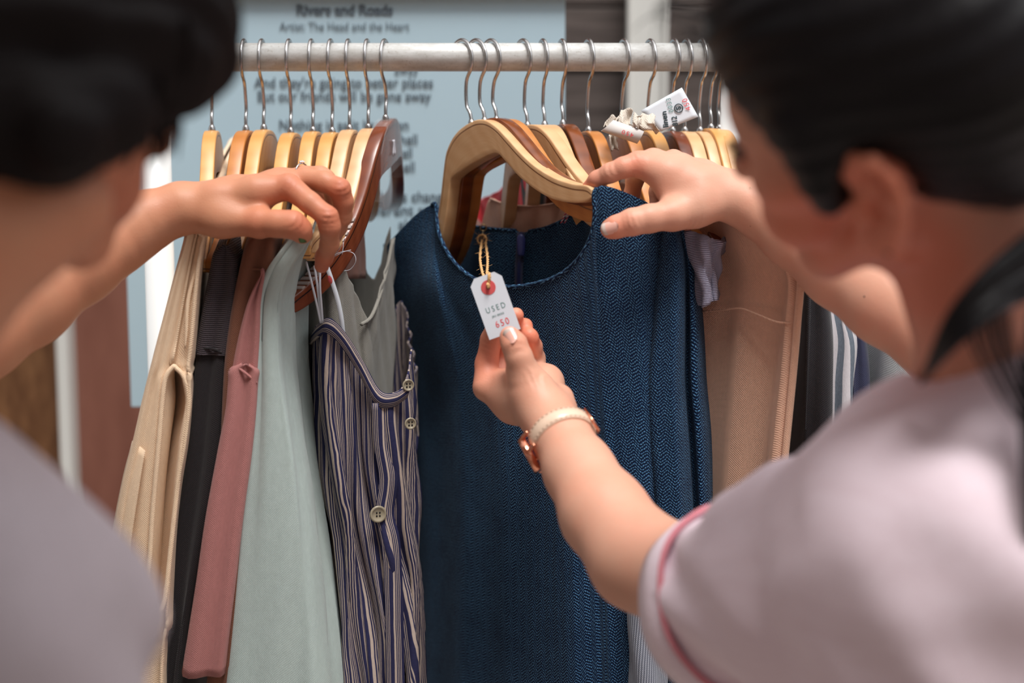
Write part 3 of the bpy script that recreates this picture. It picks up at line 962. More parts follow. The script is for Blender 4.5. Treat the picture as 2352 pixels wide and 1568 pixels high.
# far arm (right arm) reaching over the dress shoulder
arm_far = chain_px([(2430, 1060, 1.06, 58), (2300, 900, 1.16, 48), (2165, 770, 1.24, 41), (2040, 690, 1.27, 39), (1930, 618, 1.30, 34.5),
                    (1820, 538, 1.33, 28.5), (1750, 487, 1.345, 24), (1690, 456, 1.355, 21.5)])
FR.add(arm_far, 0.012, 0.02)
palm_f = chain_px([(1685, 448, 1.355, 18), (1635, 425, 1.352, 17), (1560, 390, 1.354, 14), (1500, 370, 1.358, 11.5)]) + \
         chain_px([(1685, 452, 1.35, 18), (1600, 430, 1.345, 17), (1530, 402, 1.346, 14), (1463, 378, 1.352, 10.8)]) + \
         chain_px([(1685, 440, 1.36, 16), (1615, 400, 1.375, 12), (1545, 371, 1.385, 10)]) + \
         chain_px([(1680, 445, 1.365, 16), (1620, 412, 1.39, 12), (1570, 388, 1.40, 9.5)]) + \
         chain_px([(1675, 460, 1.345, 17), (1610, 472, 1.337, 16), (1545, 490, 1.33, 13)]) + \
         chain_px([(1600, 450, 1.34, 16), (1535, 440, 1.342, 11)])
FR.add(palm_f, 0.011, 0.012)
FR.add(chain_px([(1466, 376, 1.352, 11.4), (1432, 385, 1.348, 9.6), (1402, 397, 1.35, 9.0), (1372, 412, 1.356, 8.0), (1354, 430, 1.364, 7.0)]), 0.004, 0.005)
FR.add(chain_px([(1502, 368, 1.360, 11.0), (1470, 392, 1.385, 9.2), (1458, 412, 1.395, 8.8), (1452, 445, 1.40, 7.8), (1450, 470, 1.40, 7.0)]), 0.003, 0.004)
FR.add(chain_px([(1547, 368, 1.386, 10.5), (1520, 400, 1.41, 8.8), (1510, 440, 1.42, 8.2), (1508, 475, 1.42, 7.0)]), 0.003, 0.004)
FR.add(chain_px([(1575, 388, 1.40, 9.5), (1568, 430, 1.42, 8.0), (1572, 480, 1.405, 7.4), (1574, 512, 1.385, 6.6), (1574, 524, 1.378, 6.2)]), 0.003, 0.004)
FR.add(chain_px([(1590, 482, 1.334, 17), (1545, 493, 1.325, 14.2), (1490, 502, 1.318, 12.6), (1452, 510, 1.315, 12.0), (1415, 521, 1.316, 10.0), (1401, 526, 1.318, 8.8)]), 0.005, 0.008)
# skin creases where the joints bend
creases = [(P(1236, 858, 1.268), 0.0017, 0.010, P(1215, 869, 1.268) - P(1255, 848, 1.268))]

def joint_wrinkles(js):
    J = [(P(a, b, d), (lambda w: w / np.linalg.norm(w))(P(a2, b2, d2) - P(a, b, d)), rad / 1000, am / 1000) for a, b, d, a2, b2, d2, rad, am in js]
    def f(p):
        o = np.zeros(len(p))
        for c, t, rad, am in J:
            q = p - c
            r2 = np.sum(q * q, 1)
            m = r2 < (3 * rad) ** 2
            if m.any():
                s = q[m] @ t
                o[m] += am * np.exp(-r2[m] / (rad * rad)) * np.cos(s / 0.0046 * 2 * np.pi + 0.5 * np.sin(q[m][:, 2] * 500))
        return o
    return f
FR.disp = joint_wrinkles([(1400, 390, 1.342, 1372, 412, 1.356, 7, .45), (1452, 506, 1.303, 1415, 521, 1.31, 8, .45), (1183, 795, 1.272, 1172, 772, 1.288, 8, .4), (1235, 862, 1.272, 1205, 880, 1.28, 9, .8),
                          (1125, 790, 1.325, 1143, 735, 1.32, 8, .35), (1590, 515, 1.322, 1620, 512, 1.33, 8, .6), (1462, 366, 1.345, 1432, 385, 1.348, 8, .3)])
def on_surface(px, py, F, d0=0.9, d1=1.6):
    ds = np.arange(d0, d1, 0.0007)
    q = np.array([P(px, py, d) for d in ds]); v = F(q)
    k = int(np.argmax(v < 0)); return q[k]
per_r = empty('person', P(2420, 2100, 0.92), 'dark-haired person in a pale pink shirt holding the price tag, wrist watch on', 'person')
fine_r = lambda p, R: ((p[:, 0] < XZ(1800, 1.3, 1.0) + R) & (p[:, 1] > 0.99 - R)) | (p[:, 1] > 1.19 - R)
coarse_r = lambda p, R: ~(((p[:, 0] < XZ(1800, 1.3, 1.0) - R) & (p[:, 1] > 0.99 + R)) | (p[:, 1] > 1.19 + R))
Va, Fa = mesh_field(FR, 0.0018, fine_r)
Vb, Fb = mesh_field(FR, 0.0040, coarse_r)
Vt = np.concatenate([Va, Vb]); Ft = np.concatenate([Fa, Fb + len(Va)])
sp = [(P(1462, 370, 1.34), 0.012, .5), (P(1350, 432, 1.36), 0.014, .7), (P(1402, 526, 1.31), 0.012, .5), (P(1206, 745, 1.335), 0.012, .8), (P(1217, 770, 1.33), 0.012, .8),
      (P(1172, 772, 1.28), 0.010, .4), (P(1125, 790, 1.335), 0.02, .5), (P(1110, 860, 1.32), 0.02, .3), (HR.w(-46, 50, -24), 0.035, .95), (HR.w(-60, 10, -50), 0.03, .6), (HR.w(-50, -10, -90), 0.04, .4), (HR.w(-84, -15, 15), 0.02, .9), (P(1574, 524, 1.38), .01, .9),
      (HR.w(-50, 30, -40), 0.03, .5)]
big_mesh('body', Vt, Ft, M['skin_r'], per_r, flush_attr(Vt, sp))
# nails
def lathe_at_(c, ax, e1, e2, prof, n=12):
    V = [c + ax * h + (e1 * math.cos(2 * math.pi * i / n) + e2 * math.sin(2 * math.pi * i / n)) * r for (r, h) in prof for i in range(n)]
    Fc = [(j * n + i, j * n + (i + 1) % n, (j + 1) * n + (i + 1) % n, (j + 1) * n + i) for j in range(len(prof) - 1) for i in range(n)]
    return V, Fc + [tuple((len(prof) - 1) * n + i for i in range(n))]
nail(per_r, P(1179, 787, 1.2695), P(1167, 763, 1.2755), [-.25, -1, .15], 0.0125, 0.0145, M['nail'], tipmat=M['nail_tip'])
nail(per_r, P(1420, 517, 1.3035), P(1386, 526, 1.3075), [-.15, -1, .15], 0.0125, 0.0150, M['nail'], tipmat=M['nail_tip'])
nail(per_r, P(1202, 748, 1.3435), P(1204, 735, 1.339), [-.2, -.25, 1.0], 0.0100, 0.0062, M['nail_tip'])
nail(per_r, P(1213, 769, 1.334), P(1215, 757, 1.330), [-.2, -.25, 1.0], 0.0098, 0.0058, M['nail_tip'])
nail(per_r, P(1186, 730, 1.3490), P(1189, 712, 1.3475), [.9, -.5, .2], 0.009, 0.008, M['nail_tip'])

# hair of the person on the right: pulled back, ponytail falling over the shoulder
FH = Field()
FH.add([HR.e((0, -16, 56), (84, 100, 88)), HR.e((0, 12, 88), (70, 78, 60)), HR.e((-10, -70, 40), (66, 55, 60)), HR.e((0, -60, 0), (60, 50, 50)),
        HR.c((-76, 22, 52), (-74, 16, 12), 12, 8), HR.c((-74, 16, 16), (-73, 17, -2), 7, 3)], 0.03, 0.02)
FH.cut([HR.e((-40, 104, 2), (62, 62, 74)), HR.e((20, 104, 2), (80, 62, 74)), HR.e((-82, -10, -2), (24, 21, 34)), HR.e((-70, 36, -42), (40, 52, 40)), HR.c((-60, -30, -55), (60, -30, -65), 34, 34)], 0.010)
def hair_disp(p):
    l = (p - HR.o) @ HR.R
    return 0.0007 * np.sin(l[:, 2] * 420 + 5 * np.sin(l[:, 1] * 22 + l[:, 0] * 30) + 60 * l[:, 1])
FH.disp = hair_disp
Vh, Fh = mesh_field(FH, 0.004)
big_mesh('hair', Vh, Fh, M['hair_r'], per_r)
# tail bundle: from the nape, round the neck, over the shoulder
random.seed(5)
top_e = [(2470, 470), (2352, 556), (2262, 632), (2190, 712), (2150, 790), (2113, 880)]
bot_e = [(2500, 640), (2352, 680), (2275, 724), (2205, 782), (2160, 830), (2116, 882)]
dd_e = [.80, .785, .775, .775, .79, .82]
parts = []
for k in range(60):
    s_ = random.uniform(0, 1); o2 = random.uniform(-1, 1)
    pts = [P(lerp(a[0], b[0], s_), lerp(a[1], b[1], s_), d_ + o2 * .008 * (1 - i / 6)) for i, (a, b, d_) in enumerate(zip(top_e, bot_e, dd_e))]
    parts.append(tube(pts, [0.0042, 0.0040, 0.0034, 0.0026, 0.0018, 0.0006], 6, 4))
v, f = join(parts)
mesh_obj('ponytail', v, f, M['hair_r'], per_r)
parts = []
for k in range(26):
    x0 = 2372 + random.uniform(-30, 60); s = random.uniform(-1, 1)
    pts = [P(x0 + 30, 640, .785), P(x0 - 15 + s * 8, 850, 0.77), P(x0 - 14 + s * 6, 1000, .765), P(x0 - 4 + s * 6, 1150, .755), P(x0 - 4 + s * 8, 1300 + random.uniform(-80, 80), .76)]
    parts.append(tube(pts, [0.0014, 0.0012, 0.0010, 0.0007, 0.0003], 5, 4))
for k in range(12):
    s = random.uniform(-1, 1)
    pts = [P(2215 + k * 9, 730 - k * 3, .778), P(2235 + k * 9 + s * 8, 800, .775), P(2285 + k * 7 + s * 10, 890, .775), P(2335 + k * 4, 970, .77)]
    parts.append(tube(pts, [0.0009, 0.0009, 0.0008, 0.0003], 5, 4))
v, f = join(parts)
mesh_obj('hair_strand', v, f, M['hair_r'], per_r)
# flyaway hairs at the forehead
parts = []
for k in range(26):
    q0 = HR.w(random.uniform(-50, 20), 70 + random.uniform(-25, 15), 92 + random.uniform(-5, 40))
    q1 = q0 + HR.R @ np.array([random.uniform(-.01, .01), random.uniform(.01, .03), random.uniform(.0, .02)])
    q2 = q1 + HR.R @ np.array([random.uniform(-.01, .01), random.uniform(-.01, .02), random.uniform(-.02, .01)])
    parts.append(tube([q0, q1, q2], [0.0006, 0.0005, 0.0002], 4, 4))
v, f = join(parts)
mesh_obj('flyaway_hair', v, f, M['hair_r'], per_r)
# eyebrow, lashes, earring
for s in (-1, 1):
    parts = []
    for k in range(22):
        t = k / 21
        a = HR.w(s * lerp(14, 50, t), lerp(90, 70, t) + 1, 42 + 4 * math.sin(t * 3)); b = HR.w(s * lerp(20, 56, t), lerp(92, 70, t) + 2, 45 + 3 * math.sin(t * 3))
        parts.append(tube([a, b], [0.0008, 0.0004], 4, 1))
    v, f = join(parts)
    mesh_obj('eyebrow', v, f, M['hair_r'], per_r)
for s in (-1, 1):
    parts = []
    for k in range(18):
        t = k / 17
        a = HR.w(s * lerp(19, 44, t), lerp(89, 80, t), 24 + 3 * math.sin(t * 3.1))
        parts.append(tube([a, a + HR.R @ np.array([s * .001, .006, -.001]), a + HR.R @ np.array([s * .003, .010, .002])], [0.0005, 0.0004, 0.0002], 4, 3))
    v, f = join(parts)
    mesh_obj('eyelash', v, f, M['hair_r'], per_r)
v, f = join([tube([HR.w(-81, -8, -26), HR.w(-85, -8, -26)], [0.003, 0.003], 12, 1)])
bm = bmesh.new(); bmesh.ops.create_icosphere(bm, subdivisions=3, radius=0.0036)
me = bpy.data.meshes.new('ear_stud'); bm.to_mesh(me); bm.free(); me.materials.append(M['black2'])
for pl in me.polygons: pl.use_smooth = True
st = bpy.data.objects.new('ear_stud', me); link(st, per_r); st.location = (HR.w(-84, -7, -27) - chain_loc(per_r)).tolist()

for (a, b, r_, d0_) in ((1724, 519, .0007, 1.15), (1986, 681, .0010, 1.15)):
    c_ = on_surface(a, b, FR, d0_)
    V, Fc = lathe_at_(c_ + np.array([0, .0004, 0]), np.array([0, -1.0, 0]), np.array([1.0, 0, 0]), np.array([0, 0, 1.0]), [(r_, 0), (r_, .0004), (r_ * .6, .0009), (r_ * .1, .001)], 12)
    mesh_obj('mole', V, Fc, M['mole'], per_r)

def sdf_cloth(name, F, h, mat, parent, uvdir=None):
    V, Fq = mesh_field(F, h)
    uv = np.column_stack([V[:, 0] * 0.8 + V[:, 1] * 0.6, V[:, 2]])
    return big_mesh(name, V, Fq, mat, parent, uvs=uv)

# pink shirt
FS = Field()
cuffc = P(1690, 1385, 1.05); shc = P(2110, 1245, 0.87)
FS.add([cap(cuffc, P(1850, 1320, 0.97), 0.068, 0.071), cap(P(1850, 1320, 0.97), shc, 0.070, 0.078), cap(shc, P(2330, 1190, 0.89), 0.078, 0.066),
        cap(P(2330, 1190, 0.89), P(2500, 1190, 0.93), 0.066, 0.07), cap(P(2400, 1250, 0.88), P(2500, 2100, 0.91), 0.135, 0.15),
        cap(P(2200, 1330, 0.88), P(2250, 2100, 0.90), 0.09, 0.11), cap(P(2150, 1050, 0.90), P(2290, 1040, 0.90), 0.036, 0.034),
        cap(P(1800, 1620, 0.96), P(2250, 1640, 0.90), 0.02, 0.05)], 0.035, 0.03)
axis = (cuffc - P(1850, 1320, 0.97)); axis /= np.linalg.norm(axis)
cuff_plane = (cuffc + axis * 0.012, axis)
FS.planes = [cuff_plane]
def shirt_disp(p):
    q = p - cuffc
    a = q @ (-axis)
    fold = 0.0035 * np.exp(-((a - 0.03) / 0.05) ** 2) * np.sin(p[:, 2] * 120 + p[:, 0] * 60)
    return fold + 0.0022 * smoothn(p, 38, 1.0) + 0.003 * np.sin((p[:, 2] * 0.8 + p[:, 0] * 0.5) * 52 + 2 * np.sin(p[:, 0] * 20)) * np.exp(-((p[:, 0] - cuffc[0] - .12) / 0.14) ** 2)
FS.disp = shirt_disp
FS.cut([cap(cuffc + axis * 0.05, cuffc - axis * 0.06, 0.060, 0.044), cap(P(2250, 860, 0.9), P(2340, 960, 0.9), 0.046, 0.048)], 0.002)
sdf_cloth('shirt', FS, 0.004, M['pink_shirt'], per_r)
# rolled cuff band with piping
def ring_band(c, ax, r0, r1, w0, w1, n=72, squash=1.0, wob=0.0, up=(0, 0, 1), thick=0.004):
    ax = ax / np.linalg.norm(ax); u = np.cross(ax, up); u /= np.linalg.norm(u); v = np.cross(ax, u)
    V, UV, Fc = [], [], []
    prof = [(w0, r0), (w0 - 0.002, r0 - thick), (w1, r1 - thick), (w1 + 0.001, r1), ((w0 + w1) / 2, (r0 + r1) / 2 + 0.0015)]
    k = len(prof)
    for i in range(n):
        a = 2 * math.pi * i / n
        for j, (w, r) in enumerate(prof):
            rr = r + wob * math.sin(3 * a + 1) + wob * 0.5 * math.sin(7 * a)
            V.append(c + ax * w + (u * math.cos(a) + v * math.sin(a) * squash) * rr); UV.append((r0 * a, w))
    for i in range(n):
        for j in range(k):
            Fc.append((i * k + j, i * k + (j + 1) % k, ((i + 1) % n) * k + (j + 1) % k, ((i + 1) % n) * k + j))
    return V, Fc, UV
V, Fc, UV = ring_band(cuffc, axis, 0.0722, 0.0735, 0.024, -0.013, wob=0.001)
mesh_obj('rolled_cuff', V, Fc, M['pink_shirt'], per_r, uvs=UV)
V, Fc, UV = ring_band(cuffc, axis, 0.0738, 0.0738, -0.0135, -0.0160, wob=0.001, thick=0.003)
o = mesh_obj('piping', V, Fc, M['pink_trim'], per_r, uvs=UV); o['label'] = 'darker pink piping along the rolled cuff'

# wrist watch
wc = P(1291, 1005, 1.250); wax = P(1330, 1080, 1.215) - P(1258, 955, 1.275); wax /= np.linalg.norm(wax)
watch = empty('wrist_watch', wc, 'rose gold wrist watch with a pale leather strap on the forearm below the tag', 'watch')
u_ = np.cross(wax, [0, 0, 1.0]); u_ /= np.linalg.norm(u_); v_ = np.cross(wax, u_)
def ringpts(r, a0, a1, n, off=0.0, e=1.0): return [wc + wax * off + (u_ * math.cos(a) + v_ * math.sin(a) * e) * r for a in np.linspace(a0, a1, n)]
def band(a0, a1, r, w, th, n=48):
    V, Fc = [], []
    for a in np.linspace(a0, a1, n):
        rd = u_ * math.cos(a) + v_ * math.sin(a)
        for (o, q) in ((-w / 2, r), (-w / 2 + 0.001, r + th), (0, r + th * 1.25), (w / 2 - 0.001, r + th), (w / 2, r)):
            V.append(wc + wax * o + rd * q)
    for i in range(n - 1):
        for j in range(5):
            Fc.append((i * 5 + j, i * 5 + (j + 1) % 5, (i + 1) * 5 + (j + 1) % 5, (i + 1) * 5 + j))
    Fc.append(tuple(range(5))[::-1]); Fc.append(tuple((n - 1) * 5 + j for j in range(5)))
    return V, Fc
# angle of the dial: pointing to image left, slightly towards the viewer
dial_dir = np.array([-0.80, -0.24, -0.56]); dial_dir -= wax * (dial_dir @ wax); dial_dir /= np.linalg.norm(dial_dir)
ad = math.atan2(dial_dir @ v_, dial_dir @ u_)
V, Fc = band(ad + 0.42, ad + 2 * math.pi - 0.42, 0.0278, 0.0155, 0.0022)
mesh_obj('strap', V, Fc, M['strap'], watch)
parts = []
for sgn in (-1, 1):
    n = 70
    for k in range(0, n, 2):
        a0 = lerp(ad + 0.5, ad + 2 * math.pi - 0.5, k / n); a1 = lerp(ad + 0.5, ad + 2 * math.pi - 0.5, (k + 1.2) / n)
        parts.append(tube([wc + wax * sgn * 0.0058 + (u_ * math.cos(a) + v_ * math.sin(a)) * 0.0305 for a in (a0, (a0 + a1) / 2, a1)], 0.00035, 5, 1))
v, f = join(parts); mesh_obj('stitching', v, f, M['strap'], watch)
cc = wc + dial_dir * 0.0300
e1 = wax; e2 = np.cross(dial_dir, wax)
def lathe_at(c, ax, e1, e2, prof, n=48):
    V, Fc = [], []
    for (r, h) in prof:
        for i in range(n):
            a = 2 * math.pi * i / n; V.append(c + ax * h + (e1 * math.cos(a) + e2 * math.sin(a)) * r)
    for j in range(len(prof) - 1):
        for i in range(n): Fc.append((j * n + i, j * n + (i + 1) % n, (j + 1) * n + (i + 1) % n, (j + 1) * n + i))
    Fc.append(tuple(range(n))[::-1]); Fc.append(tuple((len(prof) - 1) * n + i for i in range(n)))
    return V, Fc
V, Fc = lathe_at(cc, dial_dir, e1, e2, [(0.0150, -0.001), (0.0172, 0.0005), (0.0176, 0.0045), (0.0168, 0.0062), (0.0154, 0.0066), (0.0150, 0.0058)])
mesh_obj('case', V, Fc, M['rosegold'], watch)
V, Fc = lathe_at(cc, dial_dir, e1, e2, [(0.0149, 0.0052), (0.0149, 0.0060), (0.0135, 0.0064), (0.001, 0.0065)])
mesh_obj('dial', V, Fc, M['dial'], watch)
V, Fc = lathe_at(cc + e2 * -0.0185 + dial_dir * 0.0028, e2, e1, dial_dir, [(0.0018, -0.002), (0.0022, -0.001), (0.0022, 0.0015), (0.0016, 0.002)], 16)
mesh_obj('crown', V, Fc, M['rosegold'], watch)
for s in (-1, 1):
    for t in (-1, 1):
        a = cc + wax * s * 0.0085 + e2 * t * 0.0135 + dial_dir * 0.003; b = wc + (dial_dir * math.cos(0.66) + e2 * t * math.sin(0.66)) * 0.0308 + wax * s * 0.0088
        v, f = tube([a, (a + b) / 2 + dial_dir * 0.001, b], [0.0022, 0.0021, 0.0016], 10, 4); mesh_obj('lug', v, f, M['rosegold'], watch)
# buckle on the other side
bd = -dial_dir; be = np.cross(bd, wax)
def onr(a, o, r=0.0318): return wc + (bd * math.cos(a) + be * math.sin(a)) * r + wax * o
loop = [onr(-0.25, -0.0100), onr(-0.25, 0.0100), onr(0.05, 0.0108), onr(0.22, 0.0104), onr(0.22, -0.0104), onr(0.05, -0.0108)]
v, f = tube(loop, 0.0013, 8, 1, closed=True); mesh_obj('buckle', v, f, M['rosegold'], watch)

# ------------------------------------------------------------------ person on the left
HL = Head((-0.2824, 0.775, CAMZ + 0.0316), rot3(-50.7, -6.9, 24.4), 0.943)
FL = Field(); HL.build(FL)
FL.add([cap(P(140, 470, .735), P(-60, 530, .72), .026, .036), cap(P(-60, 530, .72), P(-360, 820, .70), .036, .05), cap(HL.w(0, -22, -30), P(-360, 950, 0.70), 0.048, 0.054), cap(P(-360, 950, .70), P(-420, 1400, 0.68), 0.056, 0.085),
        cap(P(-420, 1500, 0.68), P(-300, 2500, 0.68), 0.12, 0.13), cap(P(-420, 1400, 0.68), P(-20, 1560, 0.66), 0.075, 0.06),
        cap(P(-20, 1560, .66), P(100, 2300, .68), .055, .045), cap(P(-450, 1300, .76), P(-420, 1050, .98), .075, .055)], 0.03, 0.02)
FL.add(chain_px([(-420, 1050, 0.98, 55), (-190, 850, 1.14, 44), (-60, 760, 1.21, 42), (60, 688, 1.25, 39), (180, 598, 1.29, 36.5), (270, 545, 1.315, 30), (335, 508, 1.325, 25), (412, 477, 1.33, 22.0)]), 0.016, 0.02)
palm_l = chain_px([(415, 477, 1.33, 19), (500, 462, 1.328, 18), (590, 442, 1.325, 15), (660, 430, 1.325, 11.8)]) + \
         chain_px([(420, 470, 1.34, 18), (530, 443, 1.347, 14), (630, 420, 1.347, 11), (700, 413, 1.348, 10.4)]) + \
         chain_px([(420, 465, 1.35, 16), (540, 436, 1.365, 12), (640, 414, 1.37, 10), (700, 406, 1.372, 9.4)]) + \
         chain_px([(420, 465, 1.36, 16), (540, 442, 1.385, 12), (640, 422, 1.392, 9.5), (680, 416, 1.395, 9.4)]) + \
         chain_px([(430, 487, 1.33, 18), (510, 502, 1.32, 16.5), (592, 512, 1.312, 12.8)]) + \
         chain_px([(500, 492, 1.328, 17), (585, 482, 1.327, 12)])
FL.add(palm_l, 0.010, 0.012)
FL.add(chain_px([(600, 512, 1.308, 13.2), (640, 514, 1.302, 11.6), (672, 516, 1.300, 12.0), (690, 528, 1.303, 9.6), (696, 538, 1.306, 8.4)]), 0.006, 0.008)
FL.add(chain_px([(664, 428, 1.324, 12.0), (712, 466, 1.312, 9.8), (752, 498, 1.306, 9.6), (757, 520, 1.308, 9.6), (757, 560, 1.325, 8.6), (745, 590, 1.338, 8.0), (739, 610, 1.346, 7.0)]), 0.004, 0.004)
FL.add(chain_px([(704, 412, 1.348, 11.0), (745, 418, 1.336, 9.8), (780, 434, 1.33, 9.8), (788, 462, 1.335, 9.2), (786, 496, 1.345, 9.0), (776, 522, 1.36, 8.2), (768, 545, 1.372, 7.0)]), 0.004, 0.003)
FL.add(chain_px([(696, 404, 1.372, 10.0), (735, 404, 1.362, 9.0), (748, 412, 1.36, 8.8), (768, 450, 1.38, 8.4), (766, 490, 1.39, 7.6), (758, 520, 1.395, 7)]), 0.004, 0.003)
FL.add(chain_px([(680, 414, 1.395, 9.0), (715, 416, 1.392, 8.0), (735, 440, 1.40, 7.6), (738, 480, 1.405, 6.6)]), 0.004, 0.003)
FL.disp = joint_wrinkles([(757, 500, 1.297, 757, 520, 1.30, 8, .5), (755, 555, 1.317, 745, 590, 1.33, 7, .4), (786, 436, 1.322, 788, 462, 1.33, 8, .5), (787, 500, 1.337, 776, 522, 1.35, 7, .4), (678, 508, 1.290, 690, 528, 1.30, 8, .5),
                          (640, 478, 1.312, 620, 500, 1.312, 9, .5), (664, 420, 1.313, 712, 466, 1.312, 8, .35)])
per_l = empty('person', P(-150, 2100, 0.72), 'short-haired person in a pale grey top, ringed hand resting on the hangers', 'person')
fine_l = lambda p, R: p[:, 1] > 1.16 - R
coarse_l = lambda p, R: p[:, 1] < 1.16 + R
lohi = bounds(FL)
Va, Fa = mesh_field(FL, 0.0018, fine_l); Vb, Fb = mesh_field(FL, 0.0045, coarse_l)
Vt = np.concatenate([Va, Vb]); Ft = np.concatenate([Fa, Fb + len(Va)])
sp = [(P(665, 425, 1.31), 0.014, .5), (P(762, 505, 1.30), 0.014, .5), (P(790, 440, 1.32), 0.014, .6), (P(740, 600, 1.34), 0.014, .7), (P(685, 515, 1.29), 0.012, .5), (P(590, 515, 1.30), 0.014, .4),
      (HL.w(40, 55, -20), .03, .7)]
big_mesh('body', Vt, Ft, M['skin_l'], per_l, flush_attr(Vt, sp))
nail(per_l, P(697, 522, 1.296), P(701, 545, 1.298), [1, -.45, .1], 0.0120, 0.0130, M['glitter'], label='green glitter fingernail')
nail(per_l, P(748, 600, 1.3475), P(743, 617, 1.3515), [1, -.1, -.1], 0.010, 0.010, M['glitter'], label='green glitter fingernail')
# hair
FHL = Field()
FHL.add([HL.e((0, -16, 58), (88, 104, 90)), HL.e((0, 34, 80), (76, 84, 62)), HL.e((30, 60, 68), (52, 56, 46)), HL.e((0, -62, 10), (70, 52, 60)),
         HL.c((78, 24, 40), (74, 30, 8), 16, 10)], 0.03, 0.02)
FHL.add([cap(P(-120, 250, .69), P(120, 300, .69), .034, .022), cap(P(120, 300, .69), P(250, 270, .71), .022, .018), cap(P(260, 200, .74), P(380, 215, .77), .022, .010)], 0.02, 0.02)
FHL.cut([HL.e((30, 104, -14), (70, 52, 56)), HL.e((-20, 104, -6), (80, 62, 66))], 0.010)
def hd2(p):
    l = (p - HL.o) @ HL.R
    return 0.0025 * np.sin(l[:, 0] * 260 + 4 * np.sin(l[:, 2] * 30)) + 0.0012 * smoothn(l, 60, 2)
FHL.disp = hd2
Vh, Fh = mesh_field(FHL, 0.0045)
big_mesh('hair', Vh, Fh, M['hair_l'], per_l)
parts = []
for k in range(170):
    a = random.uniform(-70, 95); b = random.uniform(-10, 100)
    q0 = HL.w(a * 0.8 + 10, 100 - abs(a) * .45 + random.uniform(-14, 6), 40 + b * 0.7)
    dn = HL.R @ np.array([random.uniform(-.006, .010), random.uniform(.0, .010), random.uniform(-.028, -.012)])
    parts.append(tube([q0, q0 + dn * .6 + HL.R @ np.array([0, .003, 0]), q0 + dn * 1.3], [0.0022, 0.0018, 0.0004], 5, 3))
v, f = join(parts)
mesh_obj('fringe', v, f, M['hair_l'], per_l)
# top
FT = Field()
FT.add([cap(P(-420, 1500, 0.68), P(-250, 2600, 0.68), 0.14, 0.15), cap(P(-420, 1400, 0.68), P(-110, 1480, 0.66), 0.078, 0.078), cap(P(-110, 1480, .66), P(10, 1860, .66), .078, .070),
        cap(P(10, 1860, .66), P(160, 2400, .67), .070, .066), cap(P(-450, 1300, .76), P(-430, 1060, .96), .085, .068), cap(P(200, 1320, .70), P(290, 1440, .70), .006, .009), cap(P(60,1500,.70), P(240,1400,.70), .03, .016)], 0.03, 0.02)
FT.disp = lambda p: 0.003 * smoothn(p, 30, 3.0)
FT.cut([cap(P(-350, 800, .70), P(-365, 1080, .70), .056, .060)], 0.004)
sdf_cloth('shirt', FT, 0.005, M['grey_shirt'], per_l)

# finger ring
rc_ = P(694, 400, 1.372)
ring = empty('finger_ring', rc_, 'thin silver ring with a small clear stone on a finger of the left hand', 'ring')
ra = P(735, 404, 1.362) - P(696, 404, 1.372); ra /= np.linalg.norm(ra)
ru = np.cross(ra, [0, 0, 1.0]); ru /= np.linalg.norm(ru); rv = np.cross(ru, ra)
pts = [rc_ + (ru * math.cos(a) + rv * math.sin(a)) * 0.0104 for a in np.linspace(0, 2 * math.pi, 25)[:-1]]
v, f = tube(pts, 0.0008, 8, 1, closed=True); mesh_obj('ring_band', v, f, M['chrome'], ring)
parts = []
for (dx, s) in ((-0.0028, .0012), (0.0, .0020), (0.0028, .0012)):
    c = rc_ + rv * 0.0118 + ru * dx
    parts.append(lathe_at(c, rv, ru, ra, [(s * .3, -s), (s, 0), (s * .7, s * .6), (s * .1, s * .75)], 8))
v, f = join(parts); mesh_obj('stone', v, f, plain('clear_stone', (0.9, 0.92, 0.95, 1), 0.02, 0.6), ring, smooth=False)

# ------------------------------------------------------------------ hanging clothes
def pl(pts, y):
    p = np.asarray(pts, float); return np.interp(y, p[:, 0], p[:, 1])

